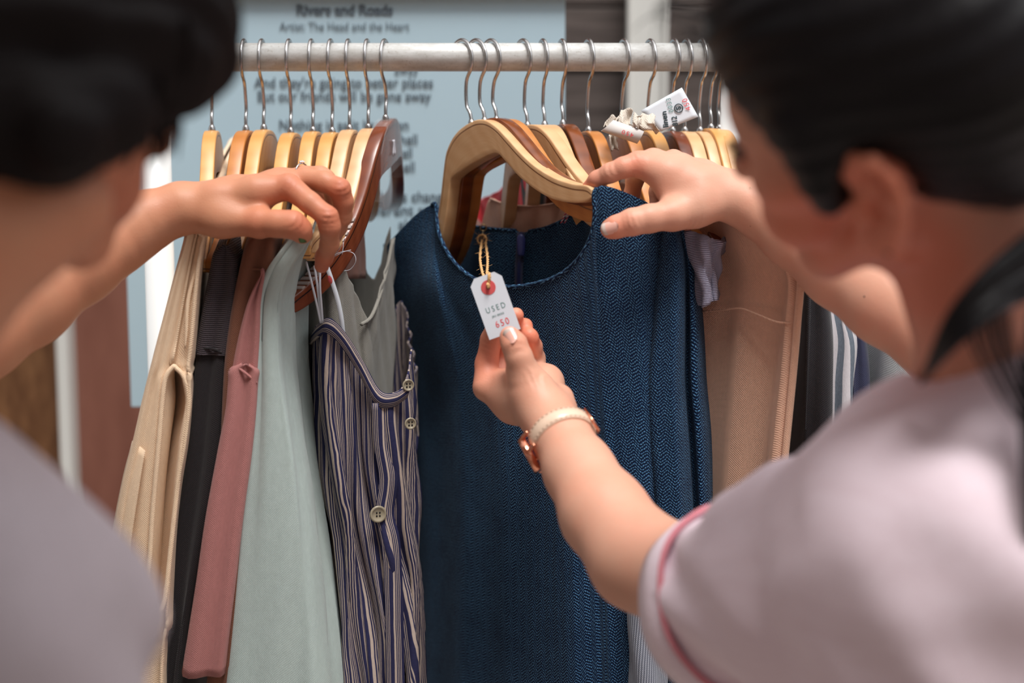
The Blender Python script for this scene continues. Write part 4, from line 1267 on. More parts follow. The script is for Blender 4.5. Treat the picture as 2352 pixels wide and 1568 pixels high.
def surf(name, G, mat, parent=None, closed_u=False, mu=4, mv=4, thick=0.0014, folds=None, uvscale=(1, 1), cap_top=False, uv_from=None, jitter=None):
    """G: rows of control points (nv, nu, 3) -> smooth cloth surface; folds: list of (amp, freq per metre of u, phase, drift)"""
    G = np.asarray(G, float)
    nv0, nu0 = G.shape[:2]
    A = cr(G, mv)                                     # along v
    A = np.transpose(cr(np.transpose(A, (1, 0, 2)), mu, closed_u), (1, 0, 2))
    nv, nu = A.shape[:2]
    du = np.linalg.norm(np.diff(A, axis=1), axis=2)
    ucoord = np.concatenate([np.zeros((nv, 1)), np.cumsum(du, axis=1)], 1)
    ref = ucoord[int(nv * 0.55)]
    U = ucoord * 0.5 + ref[None] * 0.5
    if uv_from is not None: U = U - U[:, int(uv_from * (nu - 1))][:, None]
    dv = np.linalg.norm(np.diff(A, axis=0), axis=2)
    Vc = np.concatenate([np.zeros((1, nu)), np.cumsum(dv, axis=0)], 0)
    Vc = -A[:, :, 2] * 0.6 + Vc * 0.4
    if folds:
        gu = np.gradient(A, axis=1) if not closed_u else (np.roll(A, -1, 1) - np.roll(A, 1, 1))
        gv = np.gradient(A, axis=0)
        Nn = np.cross(gu, gv); Nn /= np.linalg.norm(Nn, axis=2)[:, :, None] + 1e-9
        t = np.linspace(0, 1, nv)[:, None]
        D = 0
        for amp, fr, ph, dr in folds:
            a = amp if np.isscalar(amp) else np.interp(t, [0, .3, 1], amp)
            D = D + a * np.sin(2 * np.pi * (U * fr + ph + dr * np.sin(t * 5 + ph * 3)))
        A = A + Nn * D[:, :, None]
    V = A.reshape(-1, 3); UV = np.stack([U * uvscale[0], Vc * uvscale[1]], -1).reshape(-1, 2)
    Fc = []
    ru = nu if closed_u else nu - 1
    Q = []
    ii, jj = np.meshgrid(np.arange(nv - 1), np.arange(ru), indexing='ij')
    j2 = (jj + 1) % nu
    Q = np.stack([ii * nu + jj, (ii + 1) * nu + jj, (ii + 1) * nu + j2, ii * nu + j2], -1).reshape(-1, 4)
    o = big_mesh(name, V, Q, mat, parent, uvs=UV)
    if cap_top:
        pass
    m = o.modifiers.new('thickness', 'SOLIDIFY'); m.thickness = thick; m.offset = 0
    return o, A

def slab(name, ys, L, R, dn, BR, dbk, mat, parent, folds=None, shoulder=0.0, side='left', notch=None, yaw_px=None, d_of=None, thick=0.0014, mu=5):
    """garment hanging edge-on: near edge between L(y) and R(y), flank running back to BR(y) at depth dbk"""
    rows = []
    n = len(ys)
    for k, y in enumerate(ys):
        l, r = pl(L, y), pl(R, y); d0 = d_of(y) if d_of else dn
        z = ZY(y, d0)
        m = (l + r) / 2
        br = pl(BR, y)
        top = (1 - k / (n - 1)) ** 3
        def q(px, d, up=0.0): return np.array([XZ(px, z + up, d), d, z + up])
        wid = (r - l)
        up_mid = shoulder * top * 0.5; up_back = shoulder * top
        dm = (d0 + dbk) / 2
        if side == 'left':      # right flank visible
            bl = br - wid * d0 / dbk
            loop = [q(l, d0 + .012), q(m, d0), q(r, d0 + .012), q(lerp(r, br, .42), dm, up_mid), q(br, dbk, up_back), q((br + bl) / 2, dbk + .02, up_back), q(bl, dbk, up_back), q(lerp(l, bl, .42), dm, up_mid)]
        else:                   # left flank visible
            bl = br + wid * d0 / dbk
            loop = [q(r, d0 + .012), q(m, d0), q(l, d0 + .012), q(lerp(l, br, .42), dm, up_mid), q(br, dbk, up_back), q((br + bl) / 2, dbk + .02, up_back), q(bl, dbk, up_back), q(lerp(r, bl, .42), dm, up_mid)]
        if notch is not None:
            nl, nr, dep = notch(y)
            if nl is None: nl, nr, dep = lerp(l, r, .45), lerp(l, r, .55), 0.0
            loop = [q(l, d0 + .012), q(lerp(l, nl, .5), d0 - .002), q(nl, d0 + .004 - (.004 if dep else 0)), q((nl + nr) / 2, d0 + dep * .6 + .002), q((nl + nr) / 2 + 1, d0 + dep), q(nr, d0 + .004 - (.004 if dep else 0)), q(lerp(nr, r, .6), d0 - .001)] + loop[2:]
        rows.append(loop)
    # close the top over the hanger arm
    first = np.array(rows[0]); c = first.mean(0)
    ridge = first * 1.0
    ridge[:, 0] = lerp(first[:, 0], np.interp(first[:, 1], [first[:, 1].min(), first[:, 1].max()], [first[first[:, 1].argmin(), 0], first[first[:, 1].argmax(), 0]]), .75)
    ridge[:, 2] += 0.006
    rows = [ridge.tolist()] + [list(map(lambda p: p.tolist(), r)) for r in rows]
    return surf(name, rows, mat, parent, closed_u=True, mu=mu, mv=5, folds=folds, thick=thick)

def garment(name, at, label, cat, group=None):
    return empty(name, at, label, cat, group)

# cream trousers, far left
Lc = [(535, 428), (560, 422), (600, 411), (700, 384), (760, 368), (870, 340), (960, 316), (1020, 302), (1120, 276), (1250, 255), (1400, 250), (1700, 240)]
Rc = [(535, 472), (560, 468), (640, 458), (760, 450), (850, 440), (950, 436), (1050, 424), (1150, 405), (1250, 396), (1400, 388), (1568, 382), (1700, 380)]
def cream_notch(y):
    if 845 < y < 1445:
        nl = pl([(845, 392), (870, 376), (1000, 366), (1100, 354), (1200, 347), (1370, 335), (1445, 350)], y)
        nr = pl([(845, 404), (880, 430), (920, 432), (1050, 410), (1200, 396), (1350, 385), (1445, 362)], y)
        return nl, nr, 0.045
    return None, None, 0
g = garment('cream_shirt', P(430, 540, 1.34), 'cream cotton shirt with an open rolled armhole, leftmost garment on the rail', 'shirt', None)
slab('shirt_body', [535, 560, 620, 700, 780, 835, 870, 930, 1020, 1120, 1220, 1320, 1400, 1440, 1500, 1600, 1750], Lc, Rc, 1.335, [(535, 560), (900, 520), (1700, 470)], 1.74, M['cream'], g,
     folds=[((0.0, .0015, .003), 9, .2, .15), ((.0006, .001, .0015), 23, .6, .2)], notch=cream_notch, shoulder=.09)
lip = [P(*q) for q in [(398, 842, 1.333), (380, 868, 1.331), (372, 930, 1.330), (366, 1000, 1.329), (358, 1090, 1.328), (350, 1180, 1.328), (344, 1280, 1.327), (336, 1372, 1.325), (345, 1405, 1.322), (358, 1425, 1.322), (368, 1405, 1.322), (380, 1370, 1.325), (392, 1260, 1.328), (404, 1150, 1.330), (416, 1040, 1.331), (428, 960, 1.332), (433, 900, 1.333), (420, 862, 1.333), (404, 845, 1.333)]]
v, f = tube(lip, [.0024] * len(lip), 8, 4, closed=True)
uvv = np.column_stack([v[:, 0], v[:, 2]])
mesh_obj('armhole_hem', v, f, M['cream'], g, uvs=uvv)
v, f = tube([P(*q) for q in [(455, 600, 1.337), (440, 655, 1.333), (431, 700, 1.331), (428, 760, 1.330), (425, 800, 1.330)]], [.001, .0018, .002, .0016, .0008], 7, 4)
mesh_obj('shoulder_seam', v, f, M['cream'], g, uvs=np.column_stack([v[:, 0], v[:, 2]]))
# turned-up pocket flap edge on the left
gp = [[P(305, 1012, 1.345), P(318, 1022, 1.333), P(333, 1035, 1.328)], [P(280, 1110, 1.345), P(297, 1120, 1.330), P(318, 1128, 1.326)], [P(256, 1250, 1.345), P(276, 1255, 1.330), P(300, 1258, 1.326)], [P(248, 1420, 1.345), P(268, 1420, 1.33), P(292, 1420, 1.326)]]
surf('side_panel', [[q.tolist() for q in r] for r in gp], M['cream'], g, mu=4, mv=5)

# black corduroy-collared shirt
g = garment('corduroy_jacket', P(520, 570, 1.36), 'dark jacket with a ribbed corduroy sleeve top, beside the cream shirt', 'jacket')
Lk = [(572, 498), (590, 488), (640, 478), (700, 466), (800, 448), (900, 436), (1000, 428), (1150, 405), (1300, 388), (1568, 372), (1700, 365)]
Rk = [(572, 540), (590, 548), (650, 551), (700, 547), (800, 532), (900, 522), (1000, 512), (1100, 500), (1250, 470), (1400, 440), (1568, 418), (1700, 405)]
ysk = [572, 590, 620, 680, 740, 800, 815]
slab('sleeve_yoke', ysk, Lk, Rk, 1.350, [(570, 640), (900, 600), (1700, 560)], 1.70, M['cord'], g, folds=[(.0008, 14, .3, .1)], shoulder=.06)
sh = lambda A, k: [(y, x + k) for y, x in A]
slab('jacket_body', [800, 820, 880, 960, 1050, 1150, 1300, 1450, 1600, 1750], sh(Lk, 2), sh(Rk, -3), 1.353, [(570, 640), (900, 600), (1700, 560)], 1.70, M['charcoal'], g, folds=[((0.0005, .002, .004), 11, .1, .15)], shoulder=0.0)
v, f = tube([P(*q) for q in [(446, 812, 1.349), (470, 800, 1.346), (495, 803, 1.345), (520, 818, 1.346), (531, 835, 1.350)]], .0014, 7, 4)
mesh_obj('yoke_seam', v, f, M['charcoal'], g, uvs=np.column_stack([v[:, 0], v[:, 2]]))

# brown shirt
g = garment('brown_shirt', P(600, 550, 1.38), 'plain brown cotton shirt squeezed between the dark jacket and the pale sage top', 'shirt')
Lb = [(545, 575), (570, 562), (610, 552), (680, 536), (760, 522), (850, 512), (1000, 505), (1700, 470)]
Rb = [(545, 636), (570, 640), (610, 636), (700, 620), (760, 610), (850, 600), (1000, 590), (1700, 540)]
slab('sleeve', [545, 560, 590, 650, 700, 760, 850, 1000, 1200, 1700], Lb, Rb, 1.346, [(545, 700), (1700, 640)], 1.72, M['brown'], g, folds=[((.0, .0015, .003), 12, .4, .1)], shoulder=.06)
v, f = tube([P(*q) for q in [(548, 655, 1.346), (558, 628, 1.343), (585, 618, 1.341), (610, 624, 1.342), (632, 640, 1.346)]], .0013, 7, 4)
mesh_obj('collar_seam', v, f, M['brown'], g, uvs=np.column_stack([v[:, 0], v[:, 2]]))

# dusty rose shirt
g = garment('rose_shirt', P(570, 700, 1.36), 'dusty rose cotton shirt with a wide sleeve hem, partly covered by the sage top', 'shirt')
Lr = [(630, 600), (680, 572), (740, 556), (790, 541), (850, 532), (950, 522), (1050, 503), (1200, 476), (1350, 456), (1450, 442), (1552, 428)]
Rr = [(630, 608), (700, 602), (800, 602), (1000, 588), (1200, 562), (1552, 524)]
slab('sleeve', [630, 660, 700, 760, 830, 870], Lr, Rr, 1.338, [(600, 690), (1552, 640)], 1.70, M['rose'], g, shoulder=.05, folds=[(.001, 13, .1, .1)])
slab('shirt_body', [850, 880, 950, 1050, 1200, 1350, 1450, 1552], sh(Lr, -3), sh(Rr, 2), 1.334, [(600, 690), (1552, 640)], 1.70, M['rose'], g, folds=[((.0006, .001, .003), 10, .6, .1)])
v, f = tube([P(*q) for q in [(528, 850, 1.334), (545, 845, 1.330), (565, 858, 1.329), (590, 880, 1.332)]], .0014, 7, 4)
mesh_obj('sleeve_seam', v, f, M['rose'], g, uvs=np.column_stack([v[:, 0], v[:, 2]]))

# sage top
g = garment('sage_top', P(690, 550, 1.37), 'pale sage green jersey top draped wide below the ringed hand', 'top')
Ls = [(538, 668), (560, 655), (590, 632), (620, 614), (680, 595), (760, 590), (850, 588), (1000, 573), (1100, 560), (1250, 544), (1400, 528), (1568, 511), (1700, 500)]
Rs = [(538, 716), (560, 706), (600, 680), (640, 660), (700, 645), (850, 650), (1000, 672), (1100, 690), (1300, 714), (1568, 735), (1700, 745)]
Bs = [(538, 745), (600, 730), (700, 716), (880, 714), (1000, 722), (1200, 746), (1350, 772), (1568, 802), (1700, 815)]
rows = []
yss = [538, 552, 580, 620, 680, 760, 850, 950, 1050, 1150, 1280, 1420, 1568, 1720]
for k, y in enumerate(yss):
    l, r, b = pl(Ls, y), pl(Rs, y), pl(Bs, y)
    t = k / (len(yss) - 1)
    def q(px, d, up=0): z = ZY(y, 1.345) + up; return [XZ(px, z, d), d, z]
    u = .07 * (1 - t) ** 4
    rows.append([q(l, 1.355), q(lerp(l, r, .3), 1.340), q(lerp(l, r, .75), 1.336), q(r, 1.345), q(lerp(r, b, .5), 1.41 - .01 * t, u * .3), q(b, 1.52 - .05 * t, u * .6), q(b - 10, 1.72, u), q(b - 45, 1.73, u), q(lerp(l, b, .5), 1.55, u * .5)])
surf('top_body', [rows[0]] + rows, M['sage'], g, closed_u=True, mu=6, mv=5, folds=[((.0, .0016, .0042), 17, .15, .12), ((.0003, .0008, .0015), 41, .5, .2)])

# grey linen top
g = garment('grey_linen_top', P(800, 560, 1.5), 'grey linen sleeveless top with crinkled yoke, above the navy striped camisole', 'top')
cols = [(700, 1.47), (740, 1.455), (780, 1.455), (820, 1.47), (850, 1.49), (880, 1.53), (905, 1.58)]
tops = [600, 575, 600, 680, 735, 640, 545]
rows = []
for t in (0, .06, .15, .3, .5, .75, 1.0):
    rows.append([P(c[0] + (8 * math.sin(i * 2 + t * 6)) * t, lerp(tp_, 1120, t), c[1] + .006 * math.sin(i * 2.4 + t * 3)).tolist() for i, (c, tp_) in enumerate(zip(cols, tops))])
surf('front', rows, M['grey'], g, mu=6, mv=6, folds=[((.0002, .0015, .002), 30, .2, .3), (.0012, 60, .5, .4)], thick=.0016)
rows = []
for t in (0, .1, .3, .6, 1.0):
    rows.append([P(x, lerp(y0, 1000, t), d + .02).tolist() for x, y0, d in [(720, 560, 1.56), (770, 545, 1.57), (820, 580, 1.58), (860, 640, 1.60), (895, 520, 1.62)]])
surf('back', rows, M['grey'], g, mu=5, mv=5, folds=[(.0012, 50, .1, .3)])
edge = [P(x, y, d) for x, y, d in [(830, 745, 1.468), (852, 728, 1.485), (872, 680, 1.515), (888, 620, 1.545), (902, 550, 1.575)]]
v, f = tube(edge, .002, 8, 5); mesh_obj('neckline_hem', v, f, M['grey'], g, uvs=np.column_stack([v[:, 0], v[:, 2]]))
# mauve garment seen behind the fingers
g = garment('mauve_top', P(815, 480, 1.6), 'small patch of mauve cotton top between the fingertips and the mahogany hanger', 'top')
rows = [[P(x, lerp(y0, 640, t), d).tolist() for x, y0, d in [(760, 540, 1.54), (790, 498, 1.53), (812, 470, 1.54), (828, 462, 1.56), (838, 480, 1.58)]] for t in (0, .1, .3, .6, 1)]
surf('front', rows, M['mauve'], g, mu=5, mv=5, folds=[(.0015, 40, .1, .3)])

# striped camisole
g = garment('striped_camisole', P(740, 745, 1.42), 'navy and cream striped linen camisole with buttons, right of the sage top', 'camisole')
colx = [712, 728, 752, 790, 830, 868, 905, 940, 962]
cold = [1.47, 1.425, 1.405, 1.41, 1.415, 1.415, 1.415, 1.42, 1.46]
topy = [770, 748, 738, 768, 830, 895, 902, 880, 800]
boty = 1720
Lx = [(738, 712), (850, 713), (950, 724), (1100, 738), (1250, 760), (1400, 776), (1720, 800)]
Rx = [(738, 945), (800, 946), (900, 952), (1000, 956), (1200, 962), (1400, 965), (1720, 970)]
rows = []
for t in (0, .03, .08, .15, .25, .38, .52, .68, .84, 1.0):
    row = []
    for i in range(len(colx)):
        y = lerp(topy[i], boty, t)
        l, r = pl(Lx, y), pl(Rx, y)
        s = (colx[i] - 712) / (962 - 712)
        x = lerp(l, r, s) + (6 * math.sin(i * 2.1 + t * 9) if 0 < i < len(colx) - 1 else 0) * min(1, t * 4)
        row.append(P(x, y, cold[i] + .008 * math.sin(i * 1.9 + t * 4)).tolist())
    rows.append(row)
surf('front', rows, M['linen_stripe'], g, mu=8, mv=8, folds=[((.0004, .0032, .0045), 29, .1, .35), ((.0, .0014, .002), 71, .3, .3)], thick=.0018)
rows = [[(P(x, lerp(y0, 1720, t), d)).tolist() for x, y0, d in [(730, 800, 1.55), (800, 840, 1.60), (860, 860, 1.62), (890, 760, 1.62), (925, 690, 1.63), (945, 800, 1.60), (955, 860, 1.57)]] for t in (0, .05, .12, .3, .6, 1)]
surf('back', rows, M['linen_stripe'], g, mu=7, mv=7, folds=[(.0030, 45, .1, .3)])
def strip(name, pts, w, mat, parent, wn=(1, 0, 0), th=.0012):
    p = cr(np.array(pts, float), 6); wn = np.asarray(wn, float)
    V = np.concatenate([p - wn * w / 2, p + wn * w / 2]); n = len(p)
    arc = np.concatenate([[0], np.cumsum(np.linalg.norm(np.diff(p, axis=0), axis=1))])
    UV = np.concatenate([np.column_stack([np.zeros(n), arc]), np.column_stack([np.full(n, w), arc])])
    return mesh_obj(name, V, [(i, i + 1, n + i + 1, n + i) for i in range(n - 1)], mat, parent, uvs=UV, solid=th)
strip('waistband', [P(x, y, d - .006) for x, y, d in [(716, 776, 1.46), (735, 756, 1.415), (756, 748, 1.398), (790, 782, 1.405), (830, 845, 1.414), (868, 912, 1.412), (905, 918, 1.411), (940, 895, 1.415)]], 0.015, M['linen_stripe'], g, (.25, 0, .97), .003)
strip('front_placket', [P(x, y, d) for x, y, d in [(876, 925, 1.406), (880, 1020, 1.406), (892, 1100, 1.406), (884, 1180, 1.406), (898, 1250, 1.406), (905, 1400, 1.406), (910, 1700, 1.406)]], 0.019, M['linen_stripe'], g, (.97, .25, 0), .002)
for (a, b, d) in ((868, 1180, 1.402), (937, 884, 1.408), (942, 972, 1.412)):
    cc_ = P(a, b, d); ax = np.array([.35, -.94, 0]); s_ = 1.0 if b == 1180 else 0.7
    V, Fc = lathe_at(cc_, ax, np.array([.94, .35, 0]), np.array([0, 0, 1.0]), [(.0082 * s_, 0), (.0088 * s_, .001), (.0085 * s_, .0022), (.0068 * s_, .0024), (.0062 * s_, .0016), (.001, .0015)], 24)
    bo = mesh_obj('button', V, Fc, M['button'], g)
    parts = [lathe_at(cc_ + np.array([.94, .35, 0]) * dx + np.array([0, 0, dz]), ax, np.array([.94, .35, 0]), np.array([0, 0, 1.0]), [(.0009, .0014), (.0009, .0019)], 8) for dx in (-.0016, .0016) for dz in (-.0016, .0016)]
    v, f = join(parts); mesh_obj('button_hole', v, f, M['black'], bo)
for pts in ([(703, 600, 1.40), (716, 650, 1.395), (728, 700, 1.395), (737, 742, 1.398)], [(735, 622, 1.40), (735, 660, 1.395), (738, 700, 1.394), (741, 742, 1.398)], [(722, 610, 1.40), (728, 650, 1.396), (734, 700, 1.395), (739, 742, 1.399)]):
    strip('strap_loop', [P(*q) for q in pts], .0022, M['thread'], g, (1, 0, 0), .0008)

# narrow hang tag seen edge-on
tg = empty('hang_tag', P(760, 615, 1.40), 'white paper price tag seen almost edge-on below the ringed hand', 'price tag')
strip('card', [P(*q) for q in [(751, 612, 1.400), (764, 650, 1.398), (776, 690, 1.398), (784, 730, 1.400), (788, 767, 1.404)]], .0046, M['paper'], tg, (.95, .3, 0), .0004)
v, f = lathe_at(P(758, 642, 1.3965), np.array([0, -1.0, 0]), np.array([.5, 0, .1]), np.array([-.28, 0, .96]), [(.0042, 0), (.0042, .0006), (.0012, .0007)], 20)
mesh_obj('reinforcing_ring', v, f, M['ring_red'], tg)
pts = [P(*q) for q in [(752, 612, 1.40), (762, 590, 1.39), (790, 577, 1.385), (812, 582, 1.385), (817, 600, 1.385), (805, 618, 1.39), (790, 622, 1.392)]]
v, f = tube(pts, .0003, 5, 5); mesh_obj('thread_loop', v, f, M['thread'], tg)
v, f = join([tube([P(770, 588, 1.388), P(790, 578, 1.385), P(806, 574, 1.384)], .0003, 5, 3), tube([P(789, 556, 1.385), P(788, 570, 1.385), P(786, 584, 1.386)], .0003, 5, 3)])
mesh_obj('thread_end', v, f, M['thread'], tg)

# grips, film marker and marking on the mahogany hanger
for k in range(13):
    u0 = 0.100 + k * 0.0056
    
    vt = np.interp(u0, HU[:, 0], HU[:, 1]); v2 = np.interp(u0 + .0045, HU[:, 0], HU[:, 1])
    c = (Wd(u0, vt) + Wd(u0 + .0045, v2)) / 2
    t_ = Wd(u0 + .0045, v2) - Wd(u0, vt); t_ /= np.linalg.norm(t_)
    nrm = Wd(0, 0, 1) - Wd(0, 0, 0); bn = np.cross(t_, nrm)
    R_ = np.column_stack([t_, nrm, bn])
    V, Fc = box(c, (.0046, .0134, .0040), R_)
    mesh_obj('grip_rib', V, Fc, M['rubber'], h_dark, smooth=False, bevel=.0008)
def film_mat():
    m, nt, N, L, b = new_mat('clear_film')
    b.inputs['Base Color'].default_value = (.85, .86, .88, 1); b.inputs['Roughness'].default_value = 0.12
    b.inputs['Alpha'].default_value = 0.11
    return m
M['film'] = film_mat()
def film(hg, W, th, marks):
    V, Fc = [], []
    pr = [(-.052, -.072), (-.046, -.025), (-.032, -.008), (-.016, 0), (0, .001), (.016, 0), (.032, -.008), (.046, -.025), (.052, -.072)]
    lo_ = [(-.050, -.079), (-.040, -.062), (-.030, -.052), (-.015, -.050), (0, -.050), (.015, -.050), (.030, -.052), (.040, -.062), (.050, -.079)]
    for w in (-th, th):
        for a, b in zip(pr, lo_): V += [W(a[0], a[1] + .0006, w), W(b[0], b[1], w)]
    n = len(pr)
    for s in (0, 1):
        for i in range(n - 1):
            o = s * 2 * n + 2 * i; Fc.append((o, o + 1, o + 3, o + 2))
    for i in range(n - 1): Fc.append((2 * i, 2 * i + 2, 2 * n + 2 * i + 2, 2 * n + 2 * i))
    fm = mesh_obj('film_cover', V, Fc, M['film'], hg, smooth=False)
    if marks:
        parts = [tube([W(.012, -.034, s * (th + .0006)), W(.009, -.024, s * (th + .0006)), W(.010, -.018, s * (th + .0006))], .0008, 6, 3) for s in (-1, 1)]
        parts += [tube([W(.006, -.034, s * (th + .0006)), W(.003, -.030, s * (th + .0006)), W(.003, -.022, s * (th + .0006)), W(.005, -.019, s * (th + .0006)), W(.0065, -.026, s * (th + .0006)), W(.006, -.034, s * (th + .0006))], .0007, 6, 3) for s in (-1, 1)]
        v, f = join(parts); mesh_obj('size_marking', v, f, M['thread'], fm)
film(h_dark, Wd, .0085, True)

# ------------------------------------------------------------------ the navy herringbone dress
g = garment('herringbone_dress', P(1120, 275, 1.55), 'navy blue herringbone wool dress with a round neck, zip and long sleeves', 'dress')
top = np.array([(884, 572, 1.64), (905, 545, 1.63), (955, 494, 1.61), (992, 470, 1.595), (1001, 472, 1.588), (1008, 535, 1.565), (1040, 598, 1.53), (1090, 640, 1.49), (1150, 657, 1.445), (1210, 655, 1.415),
                (1280, 634, 1.385), (1330, 592, 1.362), (1358, 540, 1.350), (1366, 490, 1.344), (1364, 448, 1.342), (1371, 431, 1.342), (1388, 427, 1.343), (1425, 437, 1.346), (1475, 460, 1.352), (1520, 490, 1.366), (1560, 520, 1.39)], float)
nT = len(top)
XLd = [(430, 885), (570, 884), (640, 892), (780, 928), (900, 954), (1100, 966), (1400, 962), (1720, 960)]
XRd = [(430, 1560), (600, 1560), (900, 1560), (1300, 1570), (1720, 1590)]
depth_lo = [(880, .05), (950, .085), (1000, .062), (1050, .035), (1100, .01), (1160, 0)]
depth_x = [(880, 1.71), (940, 1.625), (1000, 1.553), (1080, 1.505), (1150, 1.455), (1230, 1.42), (1320, 1.378), (1400, 1.360), (1480, 1.360), (1560, 1.40), (1640, 1.44)]
rows = []
ts = (0, .03, .08, .15, .24, .35, .47, .60, .73, .86, 1.0)
for t in ts:
    row = []
    for i in range(nT):
        x0, y0, d0 = top[i]
        y = lerp(y0, 1720, t)
        l, r = pl(XLd, y), pl(XRd, y)
        s0 = (x0 - 884) / (1560 - 884); s1 = i / (nT - 1)
        s1 = lerp(s0, s1, .25)
        s = lerp(s0, s1, min(1, t * 1.6))
        l0, r0 = 884, 1560
        x = lerp(lerp(l0, l, min(1, t * 6)) if i < 8 else l, r, s)
        dd = pl(depth_x, x) + pl(depth_lo, x) * float(np.clip((y - 680) / 260, 0, 1))
        w = min(1, t * 5)
        fold = .010 * math.sin(s * 17 + 1.2 + t) * min(1, t * 1.5) * (.35 + .65 * (s > .55))
        row.append(P(x, y, lerp(d0, dd, w * w * (3 - 2 * w)) + fold).tolist())
    rows.append(row)
_, Afront = surf('front', rows, M['dress'], g, mu=6, mv=8, thick=.0022, uv_from=.5, folds=[((.0, .0012, .003), 7, .3, .12)])
# back panel
topb = [(880, 575, 1.70), (930, 540, 1.705), (998, 474, 1.70), (1015, 490, 1.70), (1040, 506, 1.675), (1075, 517, 1.64), (1110, 523, 1.60), (1150, 527, 1.582), (1185, 529, 1.568), (1192, 534, 1.565),
        (1203, 534, 1.561), (1215, 531, 1.556), (1260, 521, 1.535), (1310, 496, 1.505), (1345, 462, 1.475), (1360, 434, 1.43), (1390, 440, 1.42), (1480, 462, 1.44), (1560, 530, 1.49)]
rows = []
for t in (0, .03, .08, .16, .3, .5, .75, 1):
    rows.append([P(lerp(x, lerp(965, 1600, i / (len(topb) - 1)), t), lerp(y, 1720, t), d + .012 * math.sin(i * .8 + t * 2) * t - .02 * t).tolist() for i, (x, y, d) in enumerate(topb)])
surf('back', rows, M['dress'], g, mu=6, mv=8, thick=.0022, uv_from=.5)
# folded neck edge
def edge_tube(name, pts, r, parent, mat=M['dress'], sc=1):
    v, f = tube(pts, r, 10, 5)
    p = np.array(pts); arc = np.arange(len(v)) // 10 * 0.002
    ang = (np.arange(len(v)) % 10) / 10 * 2 * np.pi * r
    return mesh_obj(name, v, f, mat, parent, uvs=np.column_stack([arc, ang]))
edge_tube('neck_binding', [P(x, y, d - .0006) for x, y, d in top[3:16]], .0022, g)
edge_tube('back_neck_binding', [P(x, y, d) for x, y, d in topb[2:9]], .0020, g)
edge_tube('back_neck_binding', [P(x, y, d) for x, y, d in topb[11:16]], .0020, g)
nk = []
for x, y, d in [(1006, 520, 1.57), (1030, 600, 1.556), (1085, 655, 1.488), (1150, 675, 1.443), (1212, 674, 1.412), (1288, 652, 1.381), (1342, 606, 1.357), (1372, 550, 1.346), (1382, 490, 1.341)]:
    nk.append(P(x, y, d))
# sleeve on the right
Lsl = [(500, 1530), (545, 1512), (600, 1508), (700, 1500), (800, 1488), (900, 1478), (1000, 1482), (1150, 1494), (1300, 1505), (1500, 1520), (1720, 1530)]
Rsl = [(500, 1560), (545, 1584), (600, 1600), (700, 1608), (800, 1614), (900, 1618), (1000, 1628), (1150, 1634), (1300, 1636), (1500, 1640), (1720, 1642)]
rows = []
for k, y in enumerate([508, 530, 560, 610, 680, 780, 880, 1000, 1150, 1300, 1450, 1600, 1720]):
    l, r = pl(Lsl, y), pl(Rsl, y)
    t = min(1, (y - 508) / 300)
    w = .5 + .5 * math.sin(y / 130)
    f1 = .006 * t
    rows.append([P(l, y, 1.388).tolist(), P(lerp(l, r, .12), y, 1.366 - f1).tolist(), P(lerp(l, r, .32), y, 1.352).tolist(), P(lerp(l, r, .50), y, 1.350 - f1 * .3).tolist(), P(lerp(l, r, .62), y, 1.352 + .012 * t).tolist(), P(lerp(l, r, .72), y, 1.366 + .018 * t).tolist(), P(lerp(l, r, .84), y, 1.366 + .002 * t).tolist(),
                 P(r, y, 1.392).tolist(), P(r - 6, y, 1.44).tolist(), P(lerp(l, r, .5), y, 1.47).tolist(), P(l + 4, y, 1.43).tolist()])
surf('sleeve', rows, M['dress'], g, closed_u=True, mu=6, mv=6, thick=.002, folds=[((.0, .0008, .0015), 22, .1, .2)])
rows = []
for y in (560, 600, 700, 850, 1000, 1300, 1720):
    l = pl(XLd, y)
    k_ = .0 if y < 650 else .06
    rows.append([P(l - 2, y, 1.70 + k_).tolist(), P(l + 18, y, 1.685 + k_).tolist(), P(l + 60, y, 1.68 + k_).tolist(), P(l + 90, y, 1.69 + k_).tolist(), P(l + 60, y, 1.73 + k_).tolist(), P(l + 10, y, 1.73 + k_).tolist()])
surf('sleeve', rows, M['dress'], g, closed_u=True, mu=4, mv=4, thick=.002)
zp = [P(1197, 533, 1.560), P(1195, 570, 1.556), P(1192, 610, 1.552), P(1191, 660, 1.550)]
strip('zip_tape', zp, .0085, M['navy'], g, (1, -.3, 0), .0012)
parts = []
zc = cr(np.array(zp), 14)
for i in range(0, len(zc) - 1):
    parts.append(box(zc[i] + np.array([0, -.0018, 0]), (.0034, .0016, .0009)))
v, f = join(parts); zt = mesh_obj('zip_teeth', v, f, M['navy_plastic'], g, smooth=False)
v, f = tube([P(1197, 540, 1.553), P(1197, 548, 1.550), P(1197, 572, 1.547), P(1197, 588, 1.547)], [.0022, .0046, .0044, .0036], 14, 4)
v = np.array(v); ctr = v.mean(0); v[:, 1] = ctr[1] + (v[:, 1] - ctr[1]) * .4
mesh_obj('zip_pull', v, f, M['navy_plastic'], g)

